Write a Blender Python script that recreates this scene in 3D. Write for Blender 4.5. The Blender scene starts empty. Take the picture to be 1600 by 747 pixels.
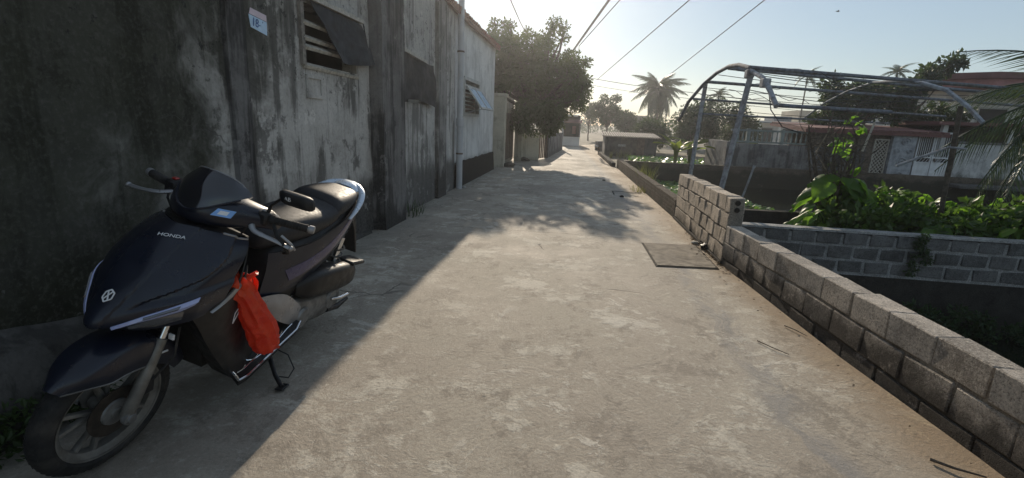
import bpy, bmesh, math, random
import numpy as np
from mathutils import Vector, Matrix, Quaternion, noise as mnoise

scene = bpy.context.scene
COL = scene.collection
R = math.radians

# ------------------------------------------------------------------ camera
cam_data = bpy.data.cameras.new("camera")
cam = bpy.data.objects.new("camera", cam_data)
COL.objects.link(cam)
CAM_F = 750.0 / 1600.0
cam_data.sensor_width = 36.0
cam_data.lens = 36.0 * CAM_F
cam_data.clip_start = 0.05
cam_data.clip_end = 3000.0


def camera_axes():
    f, roll = 750.0, R(2.4)
    d = Vector((105.0, -178.5, f)).normalized()          # the lane's direction in camera space
    h = Vector((math.cos(roll), math.sin(roll), 0.0))
    up = d.cross(h).normalized()
    if up.y > 0:
        up = -up
    right = d.cross(up)
    if right.x < 0:
        right = -right
    m = Matrix((right, d, up)).transposed()               # columns: world axes seen in camera space
    cx, cy, cz = (Vector(m[i]) for i in range(3))
    return cx, -cy, -cz


ax, ay, az = camera_axes()
cam.matrix_world = Matrix((
    (ax.x, ay.x, az.x, 0.0), (ax.y, ay.y, az.y, 0.0), (ax.z, ay.z, az.z, 1.35), (0, 0, 0, 1)))
scene.camera = cam

# ------------------------------------------------------------------ light
SUN_EL, SUN_AZ = R(22.3), R(-7.4)                         # azimuth from the lane's direction, to the left
sd = bpy.data.lights.new("sun", 'SUN')
sd.energy = 4.2
sd.angle = R(0.55)
sd.color = (1.0, 0.86, 0.68)
sun = bpy.data.objects.new("sun", sd)
COL.objects.link(sun)
to_sun = Vector((math.sin(SUN_AZ) * math.cos(SUN_EL), math.cos(SUN_AZ) * math.cos(SUN_EL), math.sin(SUN_EL)))
sun.rotation_euler = to_sun.to_track_quat('Z', 'Y').to_euler()

world = bpy.data.worlds.new("World")
scene.world = world
world.use_nodes = True
wn = world.node_tree
wn.nodes.clear()
sky = wn.nodes.new('ShaderNodeTexSky')
sky.sky_type = 'NISHITA'
sky.sun_disc = False
sky.sun_elevation = SUN_EL
sky.sun_rotation = SUN_AZ
sky.air_density = 1.2
sky.dust_density = 0.25
sky.ozone_density = 2.5
bg = wn.nodes.new('ShaderNodeBackground')
bg.inputs['Strength'].default_value = 0.042
wo = wn.nodes.new('ShaderNodeOutputWorld')
# thin even haze in front of the blue sky
bg2 = wn.nodes.new('ShaderNodeBackground')
bg2.inputs['Color'].default_value = (0.80, 0.94, 1.08, 1.0)
bg2.inputs['Strength'].default_value = 0.23
sadd = wn.nodes.new('ShaderNodeAddShader')
wn.links.new(sky.outputs[0], bg.inputs[0])
wn.links.new(bg.outputs[0], sadd.inputs[0])
wn.links.new(bg2.outputs[0], sadd.inputs[1])
wn.links.new(sadd.outputs[0], wo.inputs[0])

scene.view_settings.view_transform = 'Standard'
scene.view_settings.look = 'None'
scene.view_settings.exposure = 0.27
scene.view_settings.gamma = 1.0
scene.view_settings.use_curve_mapping = False
scene.cycles.max_bounces = 8
scene.cycles.volume_bounces = 1
scene.cycles.transparent_max_bounces = 8
scene.cycles.use_denoising = True

# ------------------------------------------------------------------ helpers


class MB:
    """collects faces; build() links them as one mesh object"""

    def __init__(self):
        self.v, self.f = [], []

    def add(self, vs, fs):
        b = len(self.v)
        self.v.extend([tuple(p) for p in vs])
        self.f.extend([tuple(i + b for i in q) for q in fs])
        return self

    def box(self, x0, x1, y0, y1, z0, z1, m=None):
        p = [Vector((x, y, z)) for z in (z0, z1) for y in (y0, y1) for x in (x0, x1)]
        if m is not None:
            p = [m @ q for q in p]
        return self.add(p, [(0, 2, 3, 1), (4, 5, 7, 6), (0, 1, 5, 4), (2, 6, 7, 3), (0, 4, 6, 2), (1, 3, 7, 5)])

    def chamfer(self, x0, x1, y0, y1, z0, z1, c=0.006, jit=0.0, rnd=None, m=None):
        """a box with all twelve edges cut; 44 triangles"""
        xs, ys, zs = (x0, x1), (y0, y1), (z0, z1)
        idx, vs = {}, []
        for i in (0, 1):
            for j in (0, 1):
                for k in (0, 1):
                    sx, sy, sz = (c if i == 0 else -c), (c if j == 0 else -c), (c if k == 0 else -c)
                    q = Vector((0, 0, 0)) if not rnd else Vector([rnd.uniform(-jit, jit) for _ in range(3)])
                    for a, p in enumerate(((xs[i], ys[j] + sy, zs[k] + sz), (xs[i] + sx, ys[j], zs[k] + sz), (xs[i] + sx, ys[j] + sy, zs[k]))):
                        idx[i, j, k, a] = len(vs)
                        vs.append(Vector(p) + q)
        if m is not None:
            vs = [m @ p for p in vs]
        F = []
        g = lambda *t: idx[t]
        for i in (0, 1):
            F.append((g(i, 0, 0, 0), g(i, 1, 0, 0), g(i, 1, 1, 0), g(i, 0, 1, 0)))
            F.append((g(0, i, 0, 1), g(1, i, 0, 1), g(1, i, 1, 1), g(0, i, 1, 1)))
            F.append((g(0, 0, i, 2), g(1, 0, i, 2), g(1, 1, i, 2), g(0, 1, i, 2)))
            for j in (0, 1):
                F.append((g(i, j, 0, 0), g(i, j, 1, 0), g(i, j, 1, 1), g(i, j, 0, 1)))
                F.append((g(i, 0, j, 0), g(i, 1, j, 0), g(i, 1, j, 2), g(i, 0, j, 2)))
                F.append((g(0, i, j, 1), g(1, i, j, 1), g(1, i, j, 2), g(0, i, j, 2)))
                for k in (0, 1):
                    F.append((g(i, j, k, 0), g(i, j, k, 1), g(i, j, k, 2)))
        return self.add(vs, F)

    def tube(self, pts, rad, n=8, cap=True, flat=None):
        """a tube through pts; rad a number or one per point; flat = (axis, factor) squashes the section"""
        pts = [Vector(p) for p in pts]
        if isinstance(rad, (int, float)):
            rad = [rad] * len(pts)
        vs, fs = [], []
        up = None
        for i, p in enumerate(pts):
            t = (pts[min(i + 1, len(pts) - 1)] - pts[max(i - 1, 0)]).normalized()
            if up is None:
                up = Vector((0, 0, 1)) if abs(t.z) < 0.9 else Vector((1, 0, 0))
            a = up - t * up.dot(t)
            if a.length < 1e-6:
                a = t.orthogonal()
            a.normalize()
            b = t.cross(a)
            up = a
            fa, fb = (1.0, 1.0) if flat is None else flat
            for k in range(n):
                w = 2 * math.pi * k / n
                vs.append(p + (a * math.cos(w) * fa + b * math.sin(w) * fb) * rad[i])
        for i in range(len(pts) - 1):
            for k in range(n):
                fs.append((i * n + k, i * n + (k + 1) % n, (i + 1) * n + (k + 1) % n, (i + 1) * n + k))
        if cap:
            fs.append(tuple(range(n - 1, -1, -1)))
            fs.append(tuple((len(pts) - 1) * n + k for k in range(n)))
        return self.add(vs, fs)

    def grid(self, rows, closed=False):
        """rows of points to a quad sheet"""
        n = len(rows[0])
        vs = [p for r in rows for p in r]
        fs = []
        for i in range(len(rows) - 1):
            for k in range(n - 1 + (1 if closed else 0)):
                fs.append((i * n + k, i * n + (k + 1) % n, (i + 1) * n + (k + 1) % n, (i + 1) * n + k))
        return self.add(vs, fs)

    def loft(self, rings, cap=True):
        n = len(rings[0])
        b = len(self.v)
        self.grid(rings, closed=True)
        if cap:
            self.f.append(tuple(b + k for k in range(n - 1, -1, -1)))
            self.f.append(tuple(b + (len(rings) - 1) * n + k for k in range(n)))
        return self

    def prism(self, poly, off):
        """a flat polygon (3-D points) pushed along the vector off"""
        n = len(poly)
        off = Vector(off)
        vs = [Vector(p) for p in poly] + [Vector(p) + off for p in poly]
        fs = [tuple(range(n - 1, -1, -1)), tuple(range(n, 2 * n))]
        fs += [(k, (k + 1) % n, n + (k + 1) % n, n + k) for k in range(n)]
        return self.add(vs, fs)

    def lathe(self, prof, axis_pt, axis_dir, n=32, closed=False):
        """prof: (radius, along) pairs turned about an axis"""
        d = Vector(axis_dir).normalized()
        a = d.orthogonal().normalized()
        b = d.cross(a)
        o = Vector(axis_pt)
        rings = []
        for k in range(n):
            w = 2 * math.pi * k / n
            u = a * math.cos(w) + b * math.sin(w)
            rings.append([o + u * r + d * s for r, s in prof])
        m = len(prof)
        vs = [p for r in rings for p in r]
        fs = []
        for k in range(n):
            for i in range(m - 1 + (1 if closed else 0)):
                fs.append((k * m + i, k * m + (i + 1) % m, ((k + 1) % n) * m + (i + 1) % m, ((k + 1) % n) * m + i))
        return self.add(vs, fs)

    def mesh(self, name, mat=None, smooth=None):
        me = bpy.data.meshes.new(name)
        me.from_pydata(self.v, [], self.f)
        if mat is not None:
            me.materials.append(mat)
        bm = bmesh.new()
        bm.from_mesh(me)
        bmesh.ops.recalc_face_normals(bm, faces=bm.faces)
        bm.to_mesh(me)
        bm.free()
        if smooth is not None:
            me.polygons.foreach_set('use_smooth', [True] * len(me.polygons))
            me.set_sharp_from_angle(angle=R(smooth))
        me.update()
        return me

    def build(self, name, mat=None, parent=None, smooth=None, **kw):
        return link(name, self.mesh(name, mat, smooth), parent, **kw)


def link(name, me, parent=None, label=None, cat=None, group=None, kind=None, mw=None):
    o = bpy.data.objects.new(name, me)
    COL.objects.link(o)
    if parent is not None:
        o.parent = parent
    if mw is not None:
        o.matrix_local = mw
    tag(o, label, cat, group, kind)
    return o


def tag(o, label=None, cat=None, group=None, kind=None):
    for k, v in (('label', label), ('category', cat), ('group', group), ('kind', kind)):
        if v:
            o[k] = v
    return o


def thing(name, loc, label, cat, group=None, rz=0.0):
    o = bpy.data.objects.new(name, None)
    o.empty_display_size = 0.1
    o.location = loc
    o.rotation_euler = (0, 0, rz)
    COL.objects.link(o)
    return tag(o, label, cat, group)


def raw(vs, fs, name, mat, parent=None, smooth=False, **kw):
    """fast mesh from arrays, no normal fixing (foliage)"""
    me = bpy.data.meshes.new(name)
    me.from_pydata(vs, [], fs)
    me.materials.append(mat)
    if smooth:
        me.polygons.foreach_set('use_smooth', [True] * len(me.polygons))
    me.update()
    return link(name, me, parent, **kw)


def text_mesh(body, size, depth):
    cu = bpy.data.curves.new("lettering", 'FONT')
    cu.body = body
    cu.size = size
    cu.extrude = depth
    cu.align_x = 'CENTER'
    cu.align_y = 'CENTER'
    o = bpy.data.objects.new("lettering", cu)
    COL.objects.link(o)
    dg = bpy.context.evaluated_depsgraph_get()
    me = bpy.data.meshes.new_from_object(o.evaluated_get(dg))
    bpy.data.objects.remove(o)
    return me


# ------------------------------------------------------------------ materials
class NT:
    def __init__(self, name):
        self.m = bpy.data.materials.new(name)
        self.m.use_nodes = True
        self.t = self.m.node_tree
        self.t.nodes.clear()
        self.out = self.t.nodes.new('ShaderNodeOutputMaterial')

    def n(self, kind, props=None, **ins):
        nd = self.t.nodes.new('ShaderNode' + kind)
        for k, v in (props or {}).items():
            setattr(nd, k, v)
        for k, v in ins.items():
            s = nd.inputs[int(k[1:])] if k[0] == 'i' and k[1:].isdigit() else nd.inputs[k.replace('_', ' ')]
            if isinstance(v, bpy.types.NodeSocket):
                self.t.links.new(v, s)
            else:
                s.default_value = v
        return nd

    def pos(self):
        return self.n('NewGeometry').outputs['Position']

    def objco(self):
        return self.n('TexCoord').outputs['Object']

    def scale(self, vec, s):
        return self.n('VectorMath', {'operation': 'MULTIPLY'}, i0=vec, i1=s if isinstance(s, tuple) else (s, s, s)).outputs[0]

    def addv(self, a, b):
        return self.n('VectorMath', {'operation': 'ADD'}, i0=a, i1=b).outputs[0]

    def noise(self, vec, scale=5.0, detail=6.0, rough=0.6, dist=0.0):
        nd = self.n('TexNoise', Vector=vec, Scale=scale, Detail=detail, Roughness=rough, Distortion=dist)
        return nd.outputs[0]

    def noisec(self, vec, scale=5.0, detail=3.0):
        return self.n('TexNoise', Vector=vec, Scale=scale, Detail=detail).outputs['Color']

    def voro(self, vec, scale=5.0, feature='F1'):
        return self.n('TexVoronoi', {'feature': feature}, Vector=vec, Scale=scale).outputs['Distance']

    def step(self, x, a, b, lo=0.0, hi=1.0):
        return self.n('MapRange', {'interpolation_type': 'SMOOTHSTEP'}, i0=x, i1=a, i2=b, i3=lo, i4=hi).outputs[0]

    def math(self, op, a, b=0.0):
        return self.n('Math', {'operation': op, 'use_clamp': False}, i0=a, i1=b).outputs[0]

    def mul(self, a, b):
        return self.math('MULTIPLY', a, b)

    def add(self, a, b):
        return self.math('ADD', a, b)

    def mx(self, a, b):
        return self.math('MAXIMUM', a, b)

    def mix(self, f, a, b):
        nd = self.n('Mix', {'data_type': 'RGBA'})
        for s, v in ((nd.inputs[0], f), (nd.inputs[6], a), (nd.inputs[7], b)):
            if isinstance(v, bpy.types.NodeSocket):
                self.t.links.new(v, s)
            else:
                s.default_value = (*v, 1.0) if isinstance(v, tuple) and len(v) == 3 else v
        return nd.outputs[2]

    def sep(self, vec):
        return self.n('SeparateXYZ', i0=vec).outputs

    def bump(self, h, strength=0.4, dist=0.01):
        return self.n('Bump', Strength=strength, Distance=dist, Height=h).outputs[0]

    def rnd(self):
        return self.n('ObjectInfo').outputs['Random']

    def bsdf(self, color, rough=0.85, normal=None, **kw):
        kw.setdefault('Specular IOR Level', 0.35)
        nd = self.n('BsdfPrincipled')
        for k, v in dict({'Base Color': color, 'Roughness': rough}, **kw).items():
            s = nd.inputs[k]
            if isinstance(v, bpy.types.NodeSocket):
                self.t.links.new(v, s)
            else:
                s.default_value = (*v, 1.0) if isinstance(v, tuple) and len(v) == 3 else v
        if normal is not None:
            self.t.links.new(normal, nd.inputs['Normal'])
        return nd.outputs[0]

    def done(self, shader):
        self.t.links.new(shader, self.out.inputs['Surface'])
        return self.m


def simple(name, c, rough=0.7, vary=0.25, scale=12.0, bump=0.15, dist=0.004, metallic=0.0, spec=0.35, coat=0.0, dirt=None):
    """one base colour with mottling, wear and fine relief in object space"""
    t = NT(name)
    o = t.objco()
    a = t.noise(o, scale, 5.0)
    d = tuple(x * (1 - vary) for x in c)
    e = tuple(min(1.0, x * (1 + vary)) for x in c)
    col = t.mix(t.step(a, 0.3, 0.7), d, e)
    if dirt:
        col = t.mix(t.mul(t.step(t.noise(o, scale * 0.35, 7.0), 0.45, 0.75), 0.8), col, dirt)
    rg = t.step(t.noise(o, scale * 1.7, 4.0), 0.3, 0.7, max(0.05, rough - 0.1), min(1.0, rough + 0.1))
    return t.done(t.bsdf(col, rg, t.bump(t.noise(o, scale * 4, 4.0), bump, dist), Metallic=metallic,
                         **{'Specular IOR Level': spec, 'Coat Weight': coat, 'Coat Roughness': 0.06}))


def leafmat(name, c, trans=0.45, rough=0.45, vary=0.35):
    """thin leaf: reflects and lets light through"""
    t = NT(name)
    p = t.pos()
    k = t.noise(p, 1.7, 3.0)
    k2 = t.noise(p, 23.0, 2.0)
    col = t.mix(t.step(k, 0.35, 0.65), tuple(x * (1 - vary) for x in c), tuple(x * (1 + vary) for x in c))
    col = t.mix(t.mul(t.step(k2, 0.5, 0.75), 0.5), col, (c[0] * 1.6, c[1] * 1.25, c[2] * 0.8))
    rn = t.rnd()
    col = t.mix(t.step(rn, 0.55, 1.0, 0.0, 0.55), col, (c[0] * 1.7, c[1] * 1.25, c[2] * 0.9))
    col = t.mix(t.step(rn, 0.4, 0.0, 0.0, 0.5), col, (c[0] * 0.5, c[1] * 0.6, c[2] * 0.7))
    b = t.bsdf(col, rough, **{'Specular IOR Level': 0.4})
    tr = t.n('BsdfTranslucent', Color=t.mix(0.5, col, (min(1, c[0] * 2.6), min(1, c[1] * 2.6), c[2] * 1.1))).outputs[0]
    return t.done(t.n('MixShader', i0=trans, i1=b, i2=tr).outputs[0])

def road_material():
    t = NT("worn_concrete")
    p = t.pos()
    s = t.sep(p)
    warp = t.addv(p, t.scale(t.noisec(p, 1.1, 4.0), (0.75, 0.75, 0.0)))
    big = t.noise(warp, 0.8, 7.0, 0.62)
    scrape = t.noise(t.scale(warp, (3.2, 1.6, 1.0)), 1.5, 10.0, 0.72, 1.2)
    swirl = t.noise(t.scale(warp, (2.0, 3.4, 1.0)), 1.9, 9.0, 0.72, 1.3)
    fine = t.noise(p, 55.0, 6.0, 0.75)
    speck = t.noise(p, 170.0, 3.0, 0.7)
    brush = t.noise(t.scale(warp, (9.0, 26.0, 1.0)), 1.0, 6.0, 0.7, 0.8)
    arcs = t.noise(t.addv(t.scale(p, (1.0, 1.0, 0.0)), t.scale(t.noisec(p, 0.6, 2.0), (2.2, 2.2, 0.0))), 3.4, 9.0, 0.72, 0.3)
    rag = t.noise(t.addv(p, t.scale(t.noisec(p, 5.0, 4.0), (0.10, 0.10, 0.0))), 1.7, 12.0, 0.74)
    rag2 = t.noise(t.addv(t.scale(p, (1.0, 0.7, 1.0)), (7.3, 2.1, 0.0)), 2.6, 12.0, 0.76)
    mott = t.noise(p, 7.0, 8.0, 0.75)
    col = t.mix(t.step(big, 0.32, 0.68), (0.290, 0.252, 0.205), (0.430, 0.386, 0.316))
    pale = t.mul(t.step(t.add(rag, t.mul(t.add(brush, -0.5), 0.22)), 0.525, 0.575), t.step(big, 0.36, 0.52))
    col = t.mix(t.mul(pale, 0.72), col, (0.580, 0.541, 0.458))
    pale2 = t.mul(t.step(t.add(arcs, t.mul(t.add(brush, -0.5), 0.28)), 0.555, 0.60), t.step(t.noise(p, 0.8, 4.0), 0.46, 0.58))
    col = t.mix(t.mul(pale2, 0.72), col, (0.620, 0.582, 0.507))
    dark = t.step(t.add(rag2, t.mul(t.add(brush, -0.5), 0.16)), 0.465, 0.415)
    col = t.mix(t.mul(dark, 0.62), col, (0.190, 0.163, 0.131))
    col = t.mix(t.mul(t.step(mott, 0.52, 0.64), 0.45), col, (0.200, 0.170, 0.136))
    col = t.mix(t.mul(t.step(t.noise(p, 17.0, 6.0, 0.7), 0.54, 0.66), 0.45), col, (0.540, 0.500, 0.425))
    # grey wheel-worn stripes and a bluish drip line along the kerb
    lane = t.math('ABSOLUTE', t.add(t.add(s[0], t.mul(s[1], 0.035)), t.add(-1.42, t.mul(t.noise(p, 1.4, 4.0), 0.35))))
    col = t.mix(t.mul(t.mul(t.step(lane, 0.16, 0.02), t.step(scrape, 0.36, 0.6)), 0.62), col, (0.202, 0.205, 0.209))
    # rusty silt beside the block wall
    edge = t.add(t.add(s[0], t.mul(s[1], 0.052)), t.mul(t.noise(p, 2.6, 7.0, 0.7), 0.5))
    col = t.mix(t.mul(t.step(edge, 1.74, 2.12), 0.85), col, (0.27, 0.195, 0.122))
    col = t.mix(t.mul(t.mul(t.step(edge, 2.0, 2.2), t.step(scrape, 0.5, 0.56)), 0.6), col, (0.512, 0.419, 0.279))
    # damp grey-green strip at the foot of the house wall
    foot = t.add(t.add(s[0], t.mul(s[1], 0.02)), t.mul(t.noise(p, 2.2, 6.0), 0.5))
    col = t.mix(t.mul(t.step(foot, -1.45, -1.95), 0.45), col, (0.178, 0.186, 0.163))
    # hairline cracks
    cw = t.addv(p, t.scale(t.noisec(p, 2.3, 5.0), (0.4, 0.4, 0)))
    cr = t.voro(cw, 0.42, 'DISTANCE_TO_EDGE')
    crack = t.mul(t.step(cr, 0.0045, 0.001), t.step(t.noise(p, 0.7, 2.0), 0.56, 0.62))
    col = t.mix(t.mul(crack, 0.75), col, (0.093, 0.081, 0.070))
    jn = None
    for y0, x0, x1 in ((5.97, -1.9, 0.84), (-0.2, -2.3, 1.8), (12.6, -2.3, 1.3)):
        ln = t.math('ABSOLUTE', t.add(t.add(s[1], -y0), t.mul(t.add(t.noise(p, 3.0, 5.0), -0.5), 0.12)))
        k1 = t.mul(t.mul(t.step(ln, 0.011, 0.003), t.step(s[0], x0, x0 + 0.1)), t.step(s[0], x1, x1 - 0.1))
        jn = k1 if jn is None else t.mx(jn, k1)
    col = t.mix(t.mul(jn, 0.6), col, (0.10, 0.085, 0.07))
    col = t.mix(t.step(fine, 0.36, 0.7, 0.0, 0.42), col, (0.186, 0.163, 0.132))
    col = t.mix(t.step(speck, 0.58, 0.78, 0.0, 0.5), col, (0.698, 0.651, 0.558))
    h = t.add(t.mul(scrape, 0.55), t.add(t.mul(fine, 0.30), t.add(t.mul(pale2, 0.07), t.add(t.mul(pale, 0.06), t.mul(t.mx(crack, jn), -0.7)))))
    return t.done(t.bsdf(col, t.step(big, 0.3, 0.7, 0.72, 0.92), t.bump(h, 0.75, 0.022), **{'Specular IOR Level': 0.3}))


def plaster(name, light, dark, foot=(0.03, 0.03, 0.03), foot_h=0.55, moss_vignette=None, streak=0.6, foot_soft=0.5, patch=0.6):
    """old lime plaster: mottled, with run-off streaks and a damp ragged foot"""
    t = NT(name)
    p = t.pos()
    s = t.sep(p)
    a = t.noise(t.addv(p, t.scale(t.noisec(p, 1.5, 3.0), 0.6)), 1.5, 9.0, 0.68)
    st = t.noise(t.scale(p, (5.5, 5.5, 0.55)), 1.0, 8.0, 0.62, 0.35)
    st2 = t.noise(t.scale(p, (19.0, 19.0, 1.1)), 1.0, 5.0, 0.6, 0.2)
    f = t.noise(p, 38.0, 6.0, 0.7)
    col = t.mix(t.step(a, 0.30, 0.66), dark, light)
    k = t.mul(t.step(t.add(st, t.mul(a, 0.45)), 0.735, 0.62), streak)
    mould = t.mul(t.step(t.noise(t.addv(p, t.scale(t.noisec(p, 6.0, 4.0), 0.12)), 2.1, 12.0, 0.74), 0.55, 0.61), streak)
    col = t.mix(k, col, tuple(x * 0.36 for x in dark))
    col = t.mix(t.mul(mould, 0.85), col, tuple(x * 0.28 for x in dark))
    col = t.mix(t.mul(t.step(st2, 0.56, 0.68), 0.35 * streak), col, tuple(min(1, x * 1.35) for x in light))
    col = t.mix(t.mul(t.step(st2, 0.44, 0.34), 0.4 * streak), col, tuple(x * 0.6 for x in dark))
    fl = t.noise(p, 3.4, 9.0, 0.7)
    col = t.mix(t.mul(t.step(fl, 0.60, 0.645), patch), col, tuple(min(1, x * 1.3) for x in light))
    fh = t.add(s[2], t.mul(t.add(t.noise(t.scale(p, (2.4, 2.4, 0.9)), 1.3, 8.0, 0.68), -0.5), -foot_soft * 2.4))
    col = t.mix(t.mul(t.step(fh, foot_h + 0.08, foot_h - 0.16), 0.9), col, t.mix(t.step(f, 0.4, 0.62), foot, tuple(x * 2.6 for x in foot)))
    if moss_vignette:
        glare_bay = t.step(s[1], 6.2, 6.6)  # wall past the second pilaster, lightened in colour to imitate glare
        col = t.mix(t.mul(glare_bay, 0.08), col, tuple(min(1, x * 1.35) for x in light))
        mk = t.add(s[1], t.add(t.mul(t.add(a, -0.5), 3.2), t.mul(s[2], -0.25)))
        col = t.mix(t.mul(t.step(mk, 3.5, 2.0), 0.93), col, t.mix(t.step(fl, 0.36, 0.64), moss_vignette, tuple(x * 1.7 for x in moss_vignette)))  # mossy near end, tinted extra dark to paint in corner vignetting
        chip = t.mul(t.step(t.noise(p, 11.0, 6.0, 0.7), 0.60, 0.63), t.step(t.add(s[2], t.mul(a, 0.8)), 1.75, 2.1))
        col = t.mix(t.mul(chip, 0.8), col, (0.02, 0.021, 0.019))
        # bare grey patches where the mossy skin has come off near the ground
        bare = t.mul(t.step(t.noise(p, 3.1, 7.0, 0.62), 0.60, 0.62), t.step(s[2], 0.75, 0.35))
        col = t.mix(t.mul(bare, 0.8), col, (0.24, 0.24, 0.225))
    col = t.mix(t.step(f, 0.45, 0.75, 0.0, 0.4), col, tuple(x * 0.55 for x in dark))
    cr = t.voro(t.addv(p, t.scale(t.noisec(p, 3.0, 4.0), 0.35)), 0.7, 'DISTANCE_TO_EDGE')
    crack = t.mul(t.step(cr, 0.005, 0.001), t.step(t.noise(p, 0.9, 2.0), 0.55, 0.62))
    col = t.mix(t.mul(crack, 0.6), col, tuple(x * 0.3 for x in dark))
    h = t.add(t.mul(a, 0.7), t.add(t.mul(f, 0.28), t.add(t.mul(t.step(fl, 0.60, 0.645), -0.25), t.mul(crack, -0.2))))
    return t.done(t.bsdf(col, 0.93, t.bump(h, 0.7, 0.016), **{'Specular IOR Level': 0.2}))


def block_material(name, c, dark=(0.05, 0.045, 0.04), low=0.17, pores=1.0):
    """cast concrete block, each a little different, sooty towards its foot"""
    t = NT(name)
    p = t.pos()
    s = t.sep(p)
    r = t.rnd()
    q = t.addv(p, t.n('CombineXYZ', i0=t.mul(r, 17.0), i1=t.mul(r, 9.0)).outputs[0])
    a = t.noise(q, 7.0, 7.0, 0.65)
    g = t.noise(q, 75.0, 5.0, 0.8)
    v = t.voro(q, 95.0)
    tone = t.n('MapRange', i0=r, i1=0.0, i2=1.0, i3=0.72, i4=1.22).outputs[0]
    col = t.mix(t.step(a, 0.3, 0.7), tuple(x * 0.72 for x in c), tuple(x * 1.2 for x in c))
    col = t.n('VectorMath', {'operation': 'SCALE'}, i0=col, Scale=tone).outputs[0]
    col = t.mix(t.step(g, 0.53, 0.62, 0.0, 0.6), col, tuple(x * 1.6 for x in c))
    col = t.mix(t.mul(t.step(g, 0.47, 0.40), 0.75), col, tuple(x * 0.32 for x in c))
    z = t.add(s[2], t.mul(t.add(t.noise(p, 3.1, 8.0, 0.7), -0.5), 0.55))
    col = t.mix(t.mul(t.step(z, low + 0.13, low - 0.05), 0.9), col, dark)
    blot = t.noise(p, 5.5, 8.0, 0.72)
    col = t.mix(t.mul(t.step(blot, 0.53, 0.66), 0.6), col, tuple(x * 0.4 for x in c))
    col = t.mix(t.mul(t.step(blot, 0.42, 0.32), 0.45), col, tuple(min(0.8, x * 1.35) for x in c))
    h = t.add(t.mul(a, 0.8), t.add(t.mul(g, 0.7 * pores), t.mul(t.step(v, 0.05, 0.35), 0.35 * pores)))
    return t.done(t.bsdf(col, 0.95, t.bump(h, 1.0, 0.026), **{'Specular IOR Level': 0.15}))


M = {}
M['road'] = road_material()
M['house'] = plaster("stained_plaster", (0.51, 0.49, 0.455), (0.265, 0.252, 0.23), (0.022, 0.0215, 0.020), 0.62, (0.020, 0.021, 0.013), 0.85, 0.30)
M['pilaster'] = plaster("sooty_plaster", (0.19, 0.182, 0.175), (0.085, 0.082, 0.078), (0.018, 0.018, 0.017), 0.3, None, 0.8)
M['pilaster_pale'] = plaster("greyer_plaster", (0.30, 0.285, 0.265), (0.17, 0.162, 0.15), (0.022, 0.021, 0.019), 0.5, None, 0.7)
M['house_pale'] = plaster("pale_plaster", (0.72, 0.715, 0.69), (0.55, 0.545, 0.525), (0.05, 0.047, 0.043), 0.52, None, 0.25, 0.14, 0.3)
M['cream'] = plaster("cream_plaster", (0.56, 0.52, 0.42), (0.44, 0.40, 0.32), (0.12, 0.11, 0.09), 0.05, None, 0.3, 0.2, 0.2)
M['tan'] = plaster("tan_plaster", (0.36, 0.31, 0.24), (0.26, 0.22, 0.17), (0.1, 0.09, 0.07), 0.1, None, 0.4)
M['yard_grey'] = plaster("grey_yard_plaster", (0.22, 0.215, 0.21), (0.12, 0.117, 0.115), (0.05, 0.048, 0.045), 0.22, None, 0.7, 0.2)
M['yard_white'] = plaster("white_yard_plaster", (0.55, 0.55, 0.53), (0.40, 0.40, 0.385), (0.05, 0.052, 0.045), 0.32, None, 0.35, 0.45)
M['footgrey'] = plaster("dark_shack_render", (0.12, 0.115, 0.105), (0.06, 0.057, 0.052), (0.03, 0.03, 0.026), 0.15, None, 0.6)
M['far_white'] = simple("far_white_paint", (0.62, 0.61, 0.58), 0.8, 0.1, 1.2)
M['far_tan'] = simple("far_ochre_paint", (0.42, 0.37, 0.29), 0.8, 0.12, 1.2)
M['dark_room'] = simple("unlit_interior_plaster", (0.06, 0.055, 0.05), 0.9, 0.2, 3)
M['wood'] = simple("grey_weathered_wood", (0.20, 0.18, 0.155), 0.85, 0.35, 22, 0.4)
M['woodpale'] = simple("bleached_wood", (0.42, 0.39, 0.33), 0.85, 0.25, 22, 0.4)
M['tarp'] = simple("black_shade_net", (0.030, 0.032, 0.036), 0.85, 0.35, 9, 0.5, 0.004)
M['cloth'] = simple("brown_sacking", (0.050, 0.046, 0.044), 0.95, 0.35, 8, 0.5, 0.006)
M['tile'] = simple("fired_clay_tile", (0.17, 0.085, 0.055), 0.85, 0.35, 7, 0.3)
M['pvc'] = simple("grey_plastic_pipe", (0.44, 0.45, 0.46), 0.45, 0.08, 6, 0.05)
M['bluepane'] = simple("pale_blue_sheet", (0.42, 0.55, 0.68), 0.35, 0.12, 4, 0.03)
M['frame'] = simple("painted_window_frame", (0.42, 0.42, 0.40), 0.6, 0.15, 8)
M['rust'] = simple("rusty_brown_metal", (0.13, 0.09, 0.065), 0.8, 0.35, 9, 0.3)
M['paper'] = simple("notice_paper", (0.50, 0.66, 0.82), 0.6, 0.06, 30, 0.05)
M['paperpink'] = simple("notice_pink_band", (0.66, 0.55, 0.60), 0.6, 0.06, 30, 0.05)
M['ink'] = simple("notice_blue_ink", (0.05, 0.11, 0.30), 0.6, 0.06, 30, 0.02)
M['block'] = block_material("cast_block", (0.52, 0.47, 0.41))
M['blockpale'] = block_material("cast_block_dry", (0.54, 0.47, 0.39), low=0.05)
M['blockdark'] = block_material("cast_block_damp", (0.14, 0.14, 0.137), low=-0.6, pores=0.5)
M['mortar'] = block_material("mortar_joint", (0.25, 0.225, 0.19), pores=0.4)
M['mortarpale'] = block_material("pale_mortar_joint", (0.33, 0.33, 0.32), low=-0.8, pores=0.25)
M['brick'] = block_material("old_brick", (0.135, 0.112, 0.088), (0.04, 0.04, 0.03), 0.04)
M['footing'] = block_material("black_damp_footing", (0.040, 0.038, 0.034), low=-3, pores=0.5)
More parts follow.
